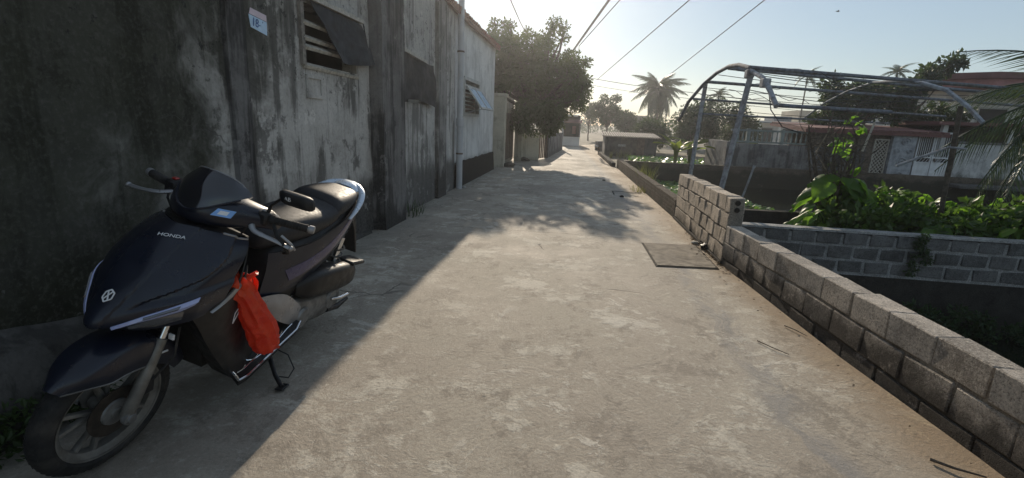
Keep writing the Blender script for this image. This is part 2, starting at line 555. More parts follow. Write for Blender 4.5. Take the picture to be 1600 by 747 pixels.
M['mud'] = simple("black_mud", (0.022, 0.025, 0.018), 0.75, 0.5, 3, 0.5, 0.03)
M['soil'] = simple("dry_soil", (0.075, 0.06, 0.042), 0.95, 0.4, 4, 0.6, 0.03)
M['ground'] = simple("bare_earth", (0.12, 0.105, 0.07), 0.95, 0.4, 1.2, 0.5, 0.03)
M['cover'] = simple("damp_cover_concrete", (0.175, 0.152, 0.12), 0.9, 0.35, 9, 0.5, 0.006, dirt=(0.06, 0.05, 0.04))
M['gap'] = simple("dirt_filled_joint", (0.015, 0.013, 0.011), 0.95, 0.3, 20)
M['steel'] = simple("galvanised_steel", (0.30, 0.315, 0.335), 0.85, 0.3, 18, 0.2, spec=0.15, dirt=(0.14, 0.10, 0.08))
M['pipe_dark'] = simple("dull_steel_pipe", (0.17, 0.18, 0.20), 0.85, 0.3, 18, 0.2, spec=0.15, dirt=(0.10, 0.07, 0.055))
M['wire'] = simple("black_cable", (0.03, 0.03, 0.033), 0.6, 0.1)
M['fibro'] = simple("fibre_cement_sheet", (0.22, 0.205, 0.19), 0.9, 0.3, 3, 0.3)
M['roofslab'] = simple("brown_red_painted_slab", (0.34, 0.16, 0.15), 0.75, 0.2, 2)
M['roofdark'] = simple("dark_red_painted_slab", (0.15, 0.066, 0.06), 0.75, 0.2, 2)
M['gatewhite'] = simple("chalky_white_metal", (0.62, 0.63, 0.63), 0.6, 0.12, 5, dirt=(0.35, 0.33, 0.3))
M['relief'] = simple("carved_grey_render", (0.30, 0.315, 0.33), 0.9, 0.3, 6, 0.4, 0.01)
M['greenrail'] = simple("green_grey_rail", (0.17, 0.21, 0.20), 0.7, 0.2, 5)
M['bark'] = simple("grey_bark", (0.11, 0.09, 0.07), 0.95, 0.4, 18, 0.8, 0.02)
M['twig'] = simple("dry_twig", (0.20, 0.165, 0.12), 0.95, 0.35, 22, 0.5)
M['palmtrunk'] = simple("palm_trunk_bark", (0.17, 0.145, 0.115), 0.95, 0.35, 8, 0.8, 0.03)
M['leaf_tree'] = leafmat("dusty_tree_leaf", (0.062, 0.085, 0.045), 0.42, 0.5)
M['leaf_far'] = leafmat("far_tree_leaf", (0.045, 0.066, 0.034), 0.3, 0.5)
M['leaf_bush'] = leafmat("dark_bush_leaf", (0.036, 0.058, 0.026), 0.35, 0.45)
M['leaf_palm'] = leafmat("palm_leaflet", (0.045, 0.070, 0.030), 0.2, 0.4)
M['leaf_taro'] = leafmat("broad_green_leaf", (0.10, 0.20, 0.030), 0.6, 0.38, 0.22)
M['leaf_under'] = leafmat("small_dark_leaf", (0.048, 0.092, 0.022), 0.45, 0.45, 0.3)
M['leaf_banana'] = leafmat("banana_leaf", (0.10, 0.135, 0.03), 0.5, 0.4)
M['leaf_hya'] = leafmat("water_hyacinth_leaf", (0.10, 0.19, 0.05), 0.4, 0.33)
M['grass'] = leafmat("dry_grass_blade", (0.12, 0.13, 0.05), 0.35, 0.6)
M['weed'] = leafmat("mossy_weed", (0.03, 0.06, 0.022), 0.35, 0.5)
M['deadleaf'] = leafmat("dead_leaf", (0.11, 0.075, 0.045), 0.1, 0.8)
M['stone'] = simple("pale_stone_chip", (0.33, 0.32, 0.29), 0.9, 0.3, 20)


def water_material():
    t = NT("still_dark_water")
    p = t.pos()
    nrm = t.bump(t.noise(p, 2.5, 3.0), 0.05, 0.02)
    return t.done(t.bsdf((0.010, 0.013, 0.009), 0.05, nrm, **{'Specular IOR Level': 0.5}))


M['water'] = water_material()
# scooter
M['navy'] = simple("deep_navy_paint", (0.006, 0.009, 0.020), 0.34, 0.15, 6, 0.02, 0.001, spec=0.4, coat=0.2, dirt=(0.022, 0.022, 0.026))
M['violet'] = simple("violet_navy_paint", (0.022, 0.022, 0.085), 0.3, 0.15, 6, 0.02, 0.001, spec=0.5, coat=0.6)
M['blackp'] = simple("black_scooter_plastic", (0.012, 0.012, 0.013), 0.45, 0.3, 14, 0.1, 0.001, dirt=(0.03, 0.028, 0.025))
M['rubber'] = simple("black_rubber", (0.016, 0.016, 0.016), 0.8, 0.3, 25, 0.3, 0.003, dirt=(0.05, 0.045, 0.04))
M['seat'] = simple("black_seat_vinyl", (0.018, 0.019, 0.022), 0.55, 0.15, 40, 0.3, 0.002)
M['alloy'] = simple("dusty_alloy", (0.20, 0.195, 0.18), 0.55, 0.25, 15, 0.1, metallic=0.5, dirt=(0.09, 0.08, 0.065))
M['silver'] = simple("silver_paint", (0.30, 0.30, 0.305), 0.35, 0.12, 12, 0.03, metallic=0.5)
M['railsilver'] = simple("pale_silver_rail", (0.55, 0.62, 0.70), 0.3, 0.08, 9, 0.03, metallic=0.35, coat=0.4)
M['chrome'] = simple("chrome_trim", (0.65, 0.66, 0.68), 0.15, 0.08, 12, 0.02, metallic=0.95)
M['disc'] = simple("brown_brake_disc", (0.055, 0.047, 0.040), 0.5, 0.3, 20, 0.1, metallic=0.5)
M['lens'] = simple("headlight_lens", (0.06, 0.062, 0.07), 0.08, 0.2, 25, 0.25, 0.002, spec=0.8, coat=1.0)
M['drl'] = simple("violet_lamp_strip", (0.34, 0.38, 0.62), 0.15, 0.1, 10, 0.02, coat=1.0)
M['white'] = simple("white_lettering", (0.72, 0.73, 0.74), 0.4, 0.04, 20, 0.02)
M['bluesticker'] = simple("light_blue_sticker", (0.22, 0.42, 0.78), 0.45, 0.08, 30, 0.02)
M['visor'] = simple("smoked_windscreen", (0.010, 0.011, 0.016), 0.12, 0.2, 8, 0.01, spec=0.6, coat=0.8)
M['engine'] = simple("grey_engine_casing", (0.19, 0.19, 0.185), 0.55, 0.25, 20, 0.15, metallic=0.4, dirt=(0.05, 0.045, 0.04))
M['red_lamp'] = simple("red_lamp_plastic", (0.30, 0.02, 0.015), 0.2, 0.1, 10, 0.02, coat=0.8)


def bag_material():
    t = NT("thin_red_plastic")
    p = t.objco()
    c = t.mix(t.step(t.noise(p, 9.0, 4.0), 0.35, 0.65), (0.78, 0.045, 0.018), (0.88, 0.10, 0.03))
    nrm = t.bump(t.noise(t.addv(p, t.scale(t.noisec(p, 9, 3), 0.2)), 16.0, 6.0, 0.6, 1.0), 0.9, 0.02)
    b = t.bsdf(c, 0.28, nrm, **{'Specular IOR Level': 0.5})
    tr = t.n('BsdfTranslucent', Color=(0.92, 0.10, 0.035, 1.0)).outputs[0]
    return t.done(t.n('MixShader', i0=0.4, i1=b, i2=tr).outputs[0])


M['bag'] = bag_material()

rng = random.Random(7)

# ------------------------------------------------------------------ ground, lane, pond
gx = [-700, -200, -60, -14, 1.78, 1.80, 8, 20, 20.05, 60, 200, 700]
gy = [-300, -60, -9.05, -9.0, 0, 6, 12, 16.78, 16.80, 30, 60, 150, 500, 2200]


def gz(x, y):
    return -1.0 if 1.79 < x < 20.02 and -9.02 < y < 16.79 else -0.05


mb = MB()
mb.grid([[(x, y, gz(x, y)) for x in gx] for y in gy])
mb.build('ground', M['ground'], kind='structure')

lane_l = lambda y: -2.42 if y < 26 else -2.42 + (y - 26) * 0.36
lane_pts = [(-9, 2.0), (-3, 2.0), (1.0, 1.90), (1.97, 1.86), (3.05, 1.72), (4.0, 1.65), (5.0, 1.57), (7.6, 1.56), (12, 1.46), (16.6, 1.35), (24.6, 1.17), (33, 1.3), (45, 2.2), (60, 4.2)]


def lane_r(y):
    for (a, p), (b, q) in zip(lane_pts, lane_pts[1:]):
        if a <= y <= b:
            return p + (q - p) * (y - a) / (b - a)
    return lane_pts[-1][1]


ys = [-9 + 0.5 * i for i in range(139)]
mb = MB()
rows = []
for y in ys:
    l, r = lane_l(y), lane_r(y)
    row = []
    for k in range(25):
        x = l + (r - l) * k / 24
        z = 0.004 * (mnoise.noise(Vector((x * 0.8, y * 0.8, 3.1))) ) if 0 < k < 24 else 0.0
        row.append((x, y, z))
    rows.append(row)
mb.grid(rows)
mb.build('road', M['road'], smooth=60, kind='structure')
MB().grid([[(1.81, 7.62, -0.42), (19.9, 7.62, -0.42)], [(1.81, 16.60, -0.42), (19.9, 16.60, -0.42)]]).build('pond_water', M['water'], kind='structure')
MB().grid([[(1.81, -8.9, -0.97), (19.9, -8.9, -0.97)], [(1.81, 6.28, -0.97), (19.9, 6.28, -0.97)]]).build('ditch_water', M['water'], kind='structure')

# raised planting bed behind the block cross wall
rows = []
for j in range(20):
    y = 6.48 + (7.50 - 6.48) * j / 19
    row = []
    for i in range(24):
        x = 3.12 + (19.9 - 3.12) * i / 23
        z = 0.07 + 0.06 * mnoise.noise(Vector((x * 1.3, y * 1.3, 0)))
        row.append((x, y, z))
    rows.append([(3.10, y, -1.0)] + row)
rows.append([(x, y + 0.02, -1.0) for x, y, z in rows[-1]])
MB().grid(rows).build('garden_bed_soil', M['soil'], smooth=60, kind='structure')

# concrete inspection cover let into the lane
t = thing('drain_cover', (1.15, 5.3, 0), "square concrete drain cover set flush in the lane beside the tall block wall", 'drain cover')
t_in = Matrix.Translation((-1.15, -5.3, 0))
p4 = [(0.86, 5.74), (1.47, 5.80), (1.47, 4.86), (0.88, 4.80)]
cx, cy = 1.17, 5.3
gap = [(cx + (x - cx) * 1.06, cy + (y - cy) * 1.05) for x, y in p4]
MB().prism([t_in @ Vector((x, y, 0.002)) for x, y in gap], (0, 0, 0.004)).build('joint', M['gap'], t)
MB().prism([t_in @ Vector((x, y, 0.003)) for x, y in p4], (0, 0, 0.009)).build('slab', M['cover'], t)

# ------------------------------------------------------------------ house along the lane
WX = -2.40


def wall_panel(mb, y0, y1, z0, z1, holes, th=0.16, x=0.0):
    """a wall in the plane x, seen from +x, with real openings"""
    ysx = sorted({y0, y1, *[h[0] for h in holes], *[h[1] for h in holes]})
    zsx = sorted({z0, z1, *[h[2] for h in holes], *[h[3] for h in holes]})
    for a, b in zip(ysx, ysx[1:]):
        for c, d in zip(zsx, zsx[1:]):
            if any(h[0] <= a and b <= h[1] and h[2] <= c and d <= h[3] for h in holes):
                continue
            mb.add([(x, a, c), (x, b, c), (x, b, d), (x, a, d)], [(0, 1, 2, 3)])
            mb.add([(x - th, a, c), (x - th, b, c), (x - th, b, d), (x - th, a, d)], [(0, 3, 2, 1)])
    for a, b, c, d in holes:
        mb.add([(x, a, c), (x, b, c), (x, b, d), (x, a, d), (x - th, a, c), (x - th, b, c), (x - th, b, d), (x - th, a, d)],
               [(0, 1, 5, 4), (1, 2, 6, 5), (2, 3, 7, 6), (3, 0, 4, 7)])


def roof_strip(y0, y1, z, parent, seed):
    """tiled roof that rises away from the lane; every tile end shows at the eaves"""
    r = random.Random(seed)
    mb = MB()
    mb.add([(0.10, y0, z + 0.02), (0.10, y1, z + 0.02), (-3.0, y1, z + 1.15), (-3.0, y0, z + 1.15),
            (0.10, y0, z - 0.03), (0.10, y1, z - 0.03), (-3.0, y1, z + 1.10), (-3.0, y0, z + 1.10)],
           [(0, 1, 2, 3), (7, 6, 5, 4), (0, 4, 5, 1), (1, 5, 6, 2), (3, 2, 6, 7), (0, 3, 7, 4)])
    roof = mb.build('roof', M['tile'], parent)
    me = MB().tube([(0.0, 0, 0), (-0.45, 0, 0.165)], 0.055, 6).mesh('roof_tile', M['tile'], 40)
    n = int((y1 - y0) / 0.17)
    for i in range(n):
        o = link('roof_tile', me, roof)
        o.location = (0.11 + r.uniform(-0.012, 0.012), y0 + 0.09 + i * 0.17, z + 0.03 + r.uniform(-0.008, 0.008))
    return roof


h1 = thing('house', (WX, 0, 0), "long grey stained plaster house wall beside the parked scooter, with two covered windows", 'house')
mb = MB()
wall_panel(mb, -9.0, 9.35, -0.06, 3.27, [(4.10, 5.14, 1.78, 2.26), (6.42, 7.72, 1.56, 2.12)])
mb.box(-0.17, -4.0, 9.2, 9.34, -0.06, 3.27)
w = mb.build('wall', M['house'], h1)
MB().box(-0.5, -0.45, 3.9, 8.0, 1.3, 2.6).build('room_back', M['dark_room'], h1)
for (a, b, d, ragg) in ((3.13, 3.34, 0.035, 0.5), (5.46, 6.20, 0.155, 1), (8.04, 8.56, 0.06, 1)):
    mb = MB()
    rows = []
    for i in range(23):
        z = -0.05 + 3.30 * i / 22
        e = 0.035 * ragg * mnoise.noise(Vector((a * 3, z * 2.3, 0)))
        e2 = 0.035 * ragg * mnoise.noise(Vector((b * 3 + 9, z * 2.3, 0)))
        rows.append([(-0.02, a + e, z), (d, a + e + 0.012, z), (d, b + e2 - 0.012, z), (-0.02, b + e2, z)])
    mb.grid(rows, closed=True)
    mb.build('pilaster', M['pilaster'] if d != 0.06 else M['pilaster_pale'], h1)
roof_strip(-9.0, 9.45, 3.27, h1, 1)
# rough concrete plinth where the wall meets the lane
rows = []
for i in range(90):
    y = -3.0 + 8.3 * i / 89
    k = max(0.0, min(1.0, (3.2 - y) / 1.6))
    hgt = 0.06 + 0.34 * k + 0.07 * mnoise.noise(Vector((y * 2.0, 0, 5)))
    dep = 0.06 + 0.16 * k + 0.05 * mnoise.noise(Vector((y * 1.7, 3, 5)))
    n_ = lambda q: 0.02 * mnoise.noise(Vector((y * 7, q * 3, 1)))
    rows.append([(-0.02, y, -0.02), (dep, y, -0.02), (dep * 0.9 + n_(1), y, hgt * 0.45), (dep * 0.62 + n_(2), y, hgt * 0.82), (0.02 + n_(3), y, hgt), (-0.02, y, hgt)])
MB().grid(rows).build('plinth', M['footgrey'], h1, 50)
# plastered-over hatch
mb = MB()
for a, b, c, d in ((4.12, 4.40, 1.655, 1.685), (4.12, 4.40, 1.485, 1.515), (4.12, 4.15, 1.515, 1.655), (4.37, 4.40, 1.515, 1.655)):
    mb.box(-0.005, 0.014, a, b, c, d)
mb.build('hatch_frame', M['house'], h1)
# louvred window under the net
win = MB()
for a, b, c, d in ((4.06, 5.18, 2.26, 2.31), (4.06, 4.11, 1.76, 2.26)):
    win.box(-0.05, 0.03, a, b, c, d)
win = win.build('window_frame', M['wood'], h1)
for z in (2.13, 2.02, 1.905, 1.795):
    o = MB().chamfer(-0.03, 0.045, 4.09, 5.15, -0.016, 0.016, 0.004).build('slat', M['woodpale'], win)
    o.location = (0, 0, z)
    o.rotation_euler = (rng.uniform(-0.01, 0.01), R(28), 0)


def cloth(pts_fn, nu, nv, th, mat, name, label, cat, loc, group=None):
    mb = MB()
    front = [[pts_fn(i / nu, j / nv) for i in range(nu + 1)] for j in range(nv + 1)]
    back = [[p + Vector((-th, 0, 0)) for p in r] for r in front]
    ring = lambda g: [g[0][i] for i in range(nu + 1)] + [g[j][nu] for j in range(1, nv + 1)] + [g[nv][i] for i in range(nu - 1, -1, -1)] + [g[j][0] for j in range(nv - 1, 0, -1)]
    mb.grid(front)
    mb.grid(back)
    mb.grid([ring(front), ring(back)], closed=True)
    o = mb.build(name, mat, None, 50, label=label, cat=cat, group=group)
    o.location = loc
    return o


def net(u, v):                     # u along the wall, v from top to bottom; the left hem runs slantwise
    y0, y1 = 4.16 + 0.40 * v ** 0.9, 5.17 + 0.24 * v
    y = y0 + (y1 - y0) * u
    z = 2.29 - 0.02 * u - (0.46 - 0.10 * u * (v > 0.5)) * v - 0.02 * math.sin(u * 3.1) * v
    x = 0.06 + 0.05 * math.sin(u * 9 + v * 2) * v * 0.4 + 0.06 * v + 0.02 * mnoise.noise(Vector((u * 4, v * 4, 2)))
    return Vector((x, y, z))


cloth(net, 22, 14, 0.006, M['tarp'], 'shade_net', "black shade net hung over the slatted window beside the paper notice", 'tarp', (WX, 0, 0))
t = thing('batten', (WX, 4.65, 2.31), "frayed pale wooden batten along the top hem of the black shade net", 'batten')
rows = []
for i in range(30):
    y = -0.52 + 1.05 * i / 29
    hh = 0.022 + 0.018 * mnoise.noise(Vector((y * 9, 1, 0)))
    rows.append([(0.03, y, -0.02), (0.085, y, -0.022), (0.08, y, hh * 0.8), (0.035, y, hh + 0.012 * mnoise.noise(Vector((y * 31, 2, 0))))])
MB().loft(rows).build('board', M['woodpale'], t)
MB().tube([(0.07, 0.53, -0.01), (0.05, 0.66, -0.2), (0.02, 0.87, -0.47)], 0.007, 5).build('tie_string', M['wire'], t)


def sack(u, v):
    y = 6.36 + 1.45 * u + 0.04 * math.sin(v * 4) * (u - 0.5)
    top = 2.20 - 0.05 * u + 0.02 * math.sin(u * 7)
    bot = 1.58 - 0.06 * u - 0.045 * math.sin(u * math.pi) * -1.0
    z = top + (bot - top) * v
    x = 0.055 + 0.02 * math.sin(u * 12 + v * 3) + 0.03 * mnoise.noise(Vector((u * 5, v * 4, 8))) + 0.02 * v
    return Vector((x, y, z))


cloth(sack, 24, 14, 0.008, M['cloth'], 'window_sacking', "dark brown sacking nailed over the window between two pilasters", 'cloth', (WX, 0, 0))
t = thing('batten', (WX, 7.0, 2.21), "pale strip along the top hem of the dark brown sacking", 'batten')
rows = []
for i in range(16):
    y = -0.62 + 1.0 * i / 15
    z = 0.01 - 0.05 * (y + 0.62)
    rows.append([(0.02, y, z - 0.022), (0.085, y, z - 0.025), (0.08, y, z + 0.02), (0.03, y, z + 0.028 + 0.008 * mnoise.noise(Vector((y * 12, 2, 0))))])
MB().loft(rows).build('board', M['woodpale'], t)

# the paper notice
t = thing('paper_notice', (WX + 0.002, 3.52, 1.985), "small pale blue paper notice with a pink top band pasted on the stained wall", 'notice')
MB().prism([(0, -0.085, -0.045), (0, 0.10, -0.075), (0, 0.105, 0.020), (0, -0.10, 0.040)], (0.003, 0, 0)).build('sheet', M['paper'], t)
MB().prism([(0, -0.093, 0.044), (0, 0.105, 0.024), (0, 0.105, 0.068), (0, -0.075, 0.086)], (0.003, 0, 0)).build('band', M['paperpink'], t)
me = text_mesh("18-1", 0.082, 0.0008)
me.materials.append(M['ink'])
link('lettering', me, t, mw=Matrix.Translation((0.0042, 0.0, -0.012)) @ Matrix(((0, 0, 1, 0), (1, 0, 0, 0), (-0.13, 1, 0, 0), (0, 0, 0, 1))))

# plastic drain pipe
t = thing('drain_pipe', (WX + 0.09, 9.42, 0), "upright grey plastic drain pipe at the corner where the two plaster houses meet", 'pipe')
MB().tube([(0, 0, 0.0), (0, 0, 1.27)], 0.062, 20).build('lower_pipe', M['pvc'], t, 40)
MB().tube([(0, 0, 1.22), (0, 0, 1.225), (0, 0, 1.375), (0, 0, 1.38)], [0.062, 0.074, 0.074, 0.062], 20).build('collar', M['pvc'], t, 40)
MB().tube([(0, 0, 1.36), (0, 0, 3.5)], 0.057, 20).build('upper_pipe', M['pvc'], t, 40)
for z in (0.7, 2.6):
    MB().lathe([(0.059, -0.015), (0.068, -0.015), (0.068, 0.015), (0.059, 0.015)], (0, 0, z), (0, 0, 1), 20, True).build('clamp', M['rust'], t, 40)

# second house, pale
h2 = thing('house', (WX, 9.4, 0), "pale plaster house end with black damp foot and a propped pale blue window", 'house')
mb = MB()
wall_panel(mb, 0.0, 4.42, -0.06, 3.27, [(0.75, 2.20, 1.49, 2.16)], 0.18, -0.02)
mb.add([(-0.02, 4.42, -0.06), (-4.0, 4.42, -0.06), (-4.0, 4.42, 4.7), (-3.0, 4.42, 4.4), (-0.02, 4.42, 3.27)], [(0, 1, 2, 3, 4)])
mb.build('wall', M['house_pale'], h2)
rows = []
for i in range(40):
    y = 0.05 + 4.35 * i / 39
    hh = 0.50 + 0.035 * mnoise.noise(Vector((y * 4.1, 0, 2)))
    rows.append([(-0.03, y, -0.03), (0.045, y, -0.03), (0.04, y, 0.08), (0.012 + 0.004 * mnoise.noise(Vector((y * 8, 2, 2))), y, hh), (-0.03, y, hh)])
MB().grid(rows).build('plinth', M['footing'], h2, 40)
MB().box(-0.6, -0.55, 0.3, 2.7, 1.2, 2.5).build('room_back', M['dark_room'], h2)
roof_strip(0.06, 4.55, 3.27, h2, 2)
win = MB()
for a, b, c, d in ((0.69, 2.26, 2.16, 2.23), (0.69, 0.75, 1.49, 2.16), (2.20, 2.26, 1.49, 2.16), (0.69, 2.26, 1.43, 1.49), (0.75, 2.20, 2.03, 2.07)):
    win.box(-0.06, 0.02, a, b, c, d)
win = win.build('window_frame', M['frame'], h2)
for k in range(6):
    MB().box(-0.11, -0.085, 0.76, 2.19, 1.52 + 0.085 * k, 1.575 + 0.085 * k).build('louvre', M['rust'], win)
sash = MB()
ang = R(36)
ln = 0.56
ux, uz = math.sin(ang), -math.cos(ang)
pt = lambda y, s, d=0.0: Vector((0.03 + ux * s - uz * d, y, 2.03 + uz * s + ux * d))
for a, b, s0, s1 in ((0.76, 2.19, 0, 0.045), (0.76, 2.19, ln - 0.045, ln), (0.76, 0.81, 0.045, ln - 0.045), (2.14, 2.19, 0.045, ln - 0.045), (1.455, 1.495, 0.045, ln - 0.045)):
    sash.prism([pt(a, s0), pt(b, s0), pt(b, s1), pt(a, s1)], pt(a, s0, 0.03) - pt(a, s0))
sash = sash.build('sash', M['frame'], h2)
for a, b in ((0.81, 1.455), (1.495, 2.14)):
    MB().prism([pt(a, 0.045, 0.01), pt(b, 0.045, 0.01), pt(b, ln - 0.045, 0.01), pt(a, ln - 0.045, 0.01)], pt(a, 0, 0.008) - pt(a, 0)).build('pane', M['bluepane'], sash)
MB().tube([(0.02, 0.8, 1.5), pt(0.8, ln)], 0.007, 6).build('stay', M['frame'], h2)

# gate and garden walls beyond
def wall_seg(name, a, b, h, th, mat, label, cat='wall', cap=None, group=None, z0=-0.06):
    a, b = Vector((*a, 0)), Vector((*b, 0))
    d = b - a
    t = thing(name, a, label, cat, group, math.atan2(d.y, d.x))
    L = d.length
    n = max(3, int(L / 0.25))
    rows = []
    for i in range(n + 1):
        x = L * i / n
        hh = h + 0.012 * mnoise.noise(Vector((x * 2, a.y, 1)))
        rows.append([(x, -th / 2, z0), (x, -th / 2, hh), (x, th / 2, hh), (x, th / 2, z0)])
    MB().loft(rows).build('wall', mat, t)
    if cap:
        MB().box(-0.03, L + 0.03, -th / 2 - 0.03, th / 2 + 0.03, h + 0.015, h + 0.07).build('coping', cap, t)
    return t


def pillar(x, y, h, s, label, group):
    t = thing('gate_pillar', (x, y, 0), label, 'gate pillar', group)
    MB().chamfer(-s / 2, s / 2, -s / 2, s / 2, -0.05, h, 0.008).build('shaft', M['cream'], t)
    MB().chamfer(-s / 2 - 0.04, s / 2 + 0.04, -s / 2 - 0.04, s / 2 + 0.04, h, h + 0.09, 0.01).build('cap', M['cream'], t)
    MB().chamfer(-s / 2 - 0.02, s / 2 + 0.02, -s / 2 - 0.02, s / 2 + 0.02, h - 0.16, h - 0.12, 0.006).build('moulding', M['cream'], t)


pillar(-2.36, 14.62, 2.06, 0.34, "cream gate pillar right beside the pale house with the blue window", 'cream gate pillars')
pillar(-2.10, 17.30, 1.95, 0.26, "farther cream gate pillar next to the low cream wall under the tree", 'cream gate pillars')
t = thing('metal_gate', (-2.30, 14.95, 0), "brown sheet metal gate between the two cream pillars", 'gate')
for k in range(2):
    y0 = 0.05 + 1.12 * k
    MB().box(-0.02, 0.02, y0, y0 + 1.06, 0.06, 1.75).build('leaf', M['tan'], t)
    for j in range(4):
        MB().chamfer(0.015, 0.04, y0 + 0.06 + 0.25 * j, y0 + 0.25 + 0.25 * j, 0.16, 1.62, 0.006).build('panel', M['rust'], t)
h3 = thing('house', (-3.2, 15.0, 0), "ochre house wall set back behind the cream gate pillars", 'house')
MB().box(-5.0, 0.0, 0.0, 9.0, -0.06, 3.3).build('wall', M['tan'], h3)
MB().box(-5.2, 0.25, -0.2, 9.2, 3.3, 3.42).build('roof', M['fibro'], h3)
wall_seg('garden_wall', (-2.12, 17.62), (-1.46, 18.15), 1.02, 0.14, M['cream'], "short low cream garden wall below the overhanging tree", 'garden wall')
t = thing('metal_gate', (-1.44, 18.35, 0), "narrow dark metal gate at the end of the low cream wall", 'gate')
for k in range(5):
    MB().box(0.05 * k, 0.05 * k + 0.042, 0.2 * k, 0.2 * k + 0.19, 0.05, 1.14).build('plank', M['rust'], t)
wall_seg('garden_wall', (-1.24, 19.6), (-0.90, 26.2), 0.92, 0.15, M['yard_grey'], "grey garden wall running on to the roadside stall", 'garden wall')
t = thing('utility_post', (-0.86, 26.6, 0), "thin pale post standing in front of the roadside stall", 'post')
MB().tube([(0, 0, 0), (0, 0, 1.95)], 0.045, 10).build('shaft', M['pvc'], t, 40)
MB().tube([(0, 0, 1.9), (0.25, -0.1, 2.0)], 0.02, 6).build('bracket', M['pvc'], t, 40)

# roadside stall closing the lane
k = thing('roadside_stall', (-1.06, 32.0, 0), "small white roadside stall with a purple-grey awning at the end of the lane", 'stall')
MB().box(0.0, 1.14, 0.0, 0.10, 0.0, 0.52).build('counter_front', M['far_white'], k)
MB().box(-0.02, 1.16, -0.05, 0.25, 0.52, 0.57).build('counter_top', M['far_white'], k)
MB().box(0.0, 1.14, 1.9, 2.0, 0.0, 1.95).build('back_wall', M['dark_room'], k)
for x in (0.0, 1.10):
    MB().box(x, x + 0.04, 0.101, 1.9, 0.0, 1.9).build('side_wall', M['far_white'], k)
    MB().box(x, x + 0.06, -0.04, 0.02, 0.57, 1.5).build('post', M['pipe_dark'], k)
MB().add([(-0.1, -0.25, 1.44), (1.24, -0.25, 1.44), (1.24, 0.35, 1.62), (-0.1, 0.35, 1.62), (-0.1, -0.25, 1.48), (1.24, -0.25, 1.48), (1.24, 0.35, 1.66), (-0.1, 0.35, 1.66)],
         [(0, 1, 2, 3), (7, 6, 5, 4), (0, 4, 5, 1), (1, 5, 6, 2), (2, 6, 7, 3), (3, 7, 4, 0)]).build('awning', M['roofdark'], k)
MB().box(-0.06, 0.95, -0.05, 2.1, 1.86, 1.95).build('roof', M['far_white'], k)
MB().box(0.62, 0.86, 0.9, 1.0, 0.75, 1.25).build('red_board', M['roofslab'], k)

# ------------------------------------------------------------------ block walls on the right
def block_set(n, L, H, T, seed, mat, jit=0.006):
    out = []
    for i in range(n):
        r = random.Random(seed + i)
        mb = MB()
        mb.chamfer(-L / 2, L / 2, -T / 2, T / 2, 0, H, 0.006, jit, r)
        out.append(mb.mesh('block', mat))
    return out


def course_wall(root, L, T, Lb, Hb, n_courses, z0, mat, mort, seed, joint=0.014, name='block', recess=0.012, jit=0.006, rot=0.4):
    """blocks laid one by one along local x on a recessed mortar core"""
    r = random.Random(seed)
    ms = block_set(5, Lb - joint, Hb - joint, T, seed, mat, jit)
    half = block_set(2, Lb / 2 - joint, Hb - joint, T, seed + 50, mat, jit)
    for c in range(n_courses):
        x = -Lb / 2 if (c % 2) else 0.0
        while x < L - 0.04:
            xb = x + Lb
            a, b = max(0.0, x), min(L, xb)
            w_ = b - a
            if w_ > 0.05:
                if w_ > Lb * 0.75:
                    me, sx = ms[r.randrange(5)], w_ / Lb
                else:
                    me, sx = half[r.randrange(2)], w_ / (Lb / 2)
                o = link(name, me, root)
                o.location = ((a + b) / 2 + r.uniform(-0.004, 0.004), r.uniform(-0.004, 0.004), z0 + c * Hb + joint / 2)
                o.rotation_euler = (rot * r.uniform(-0.012, 0.012), rot * r.uniform(-0.008, 0.008), rot * r.uniform(-0.014, 0.014))
                o.scale = (sx, 1, 1)
            x = xb
    n = int(L / 0.05)
    rows = []
    for i in range(n + 1):
        x = L * i / n
        q = lambda k: 0.005 * mnoise.noise(Vector((x * 6, k * 3.3, seed)))
        rows.append([(x, -T / 2 + recess + q(1), z0 - 0.02), (x, -T / 2 + recess + q(2), z0 + n_courses * Hb - joint),
                     (x, T / 2 - recess, z0 + n_courses * Hb - joint), (x, T / 2 - recess, z0 - 0.02)])
    MB().loft(rows).build('mortar', mort, root)


def along(a, b):
    d = Vector((b[0] - a[0], b[1] - a[1]))
    return math.atan2(d.y, d.x), d.length


TW = 0.15
# near low wall: the wall's lane-side face runs through these points, nearest first
near = [(1.99, -2.0), (1.905, 1.0), (1.865, 1.83), (1.555, 5.02)]
off = TW / 2 + 0.004
ang, L = along((1.865 + off, 1.83), (1.555 + off, 5.04))
w1 = thing('block_wall', (1.865 + off, 1.83, 0), "low concrete block wall in the foreground edging the lane above the dark ditch", 'wall')
w1.rotation_euler.z = ang
course_wall(w1, L, TW, 0.312, 0.172, 3, -0.097, M['block'], M['mortar'], 11, 0.012, recess=0.010, jit=0.006)
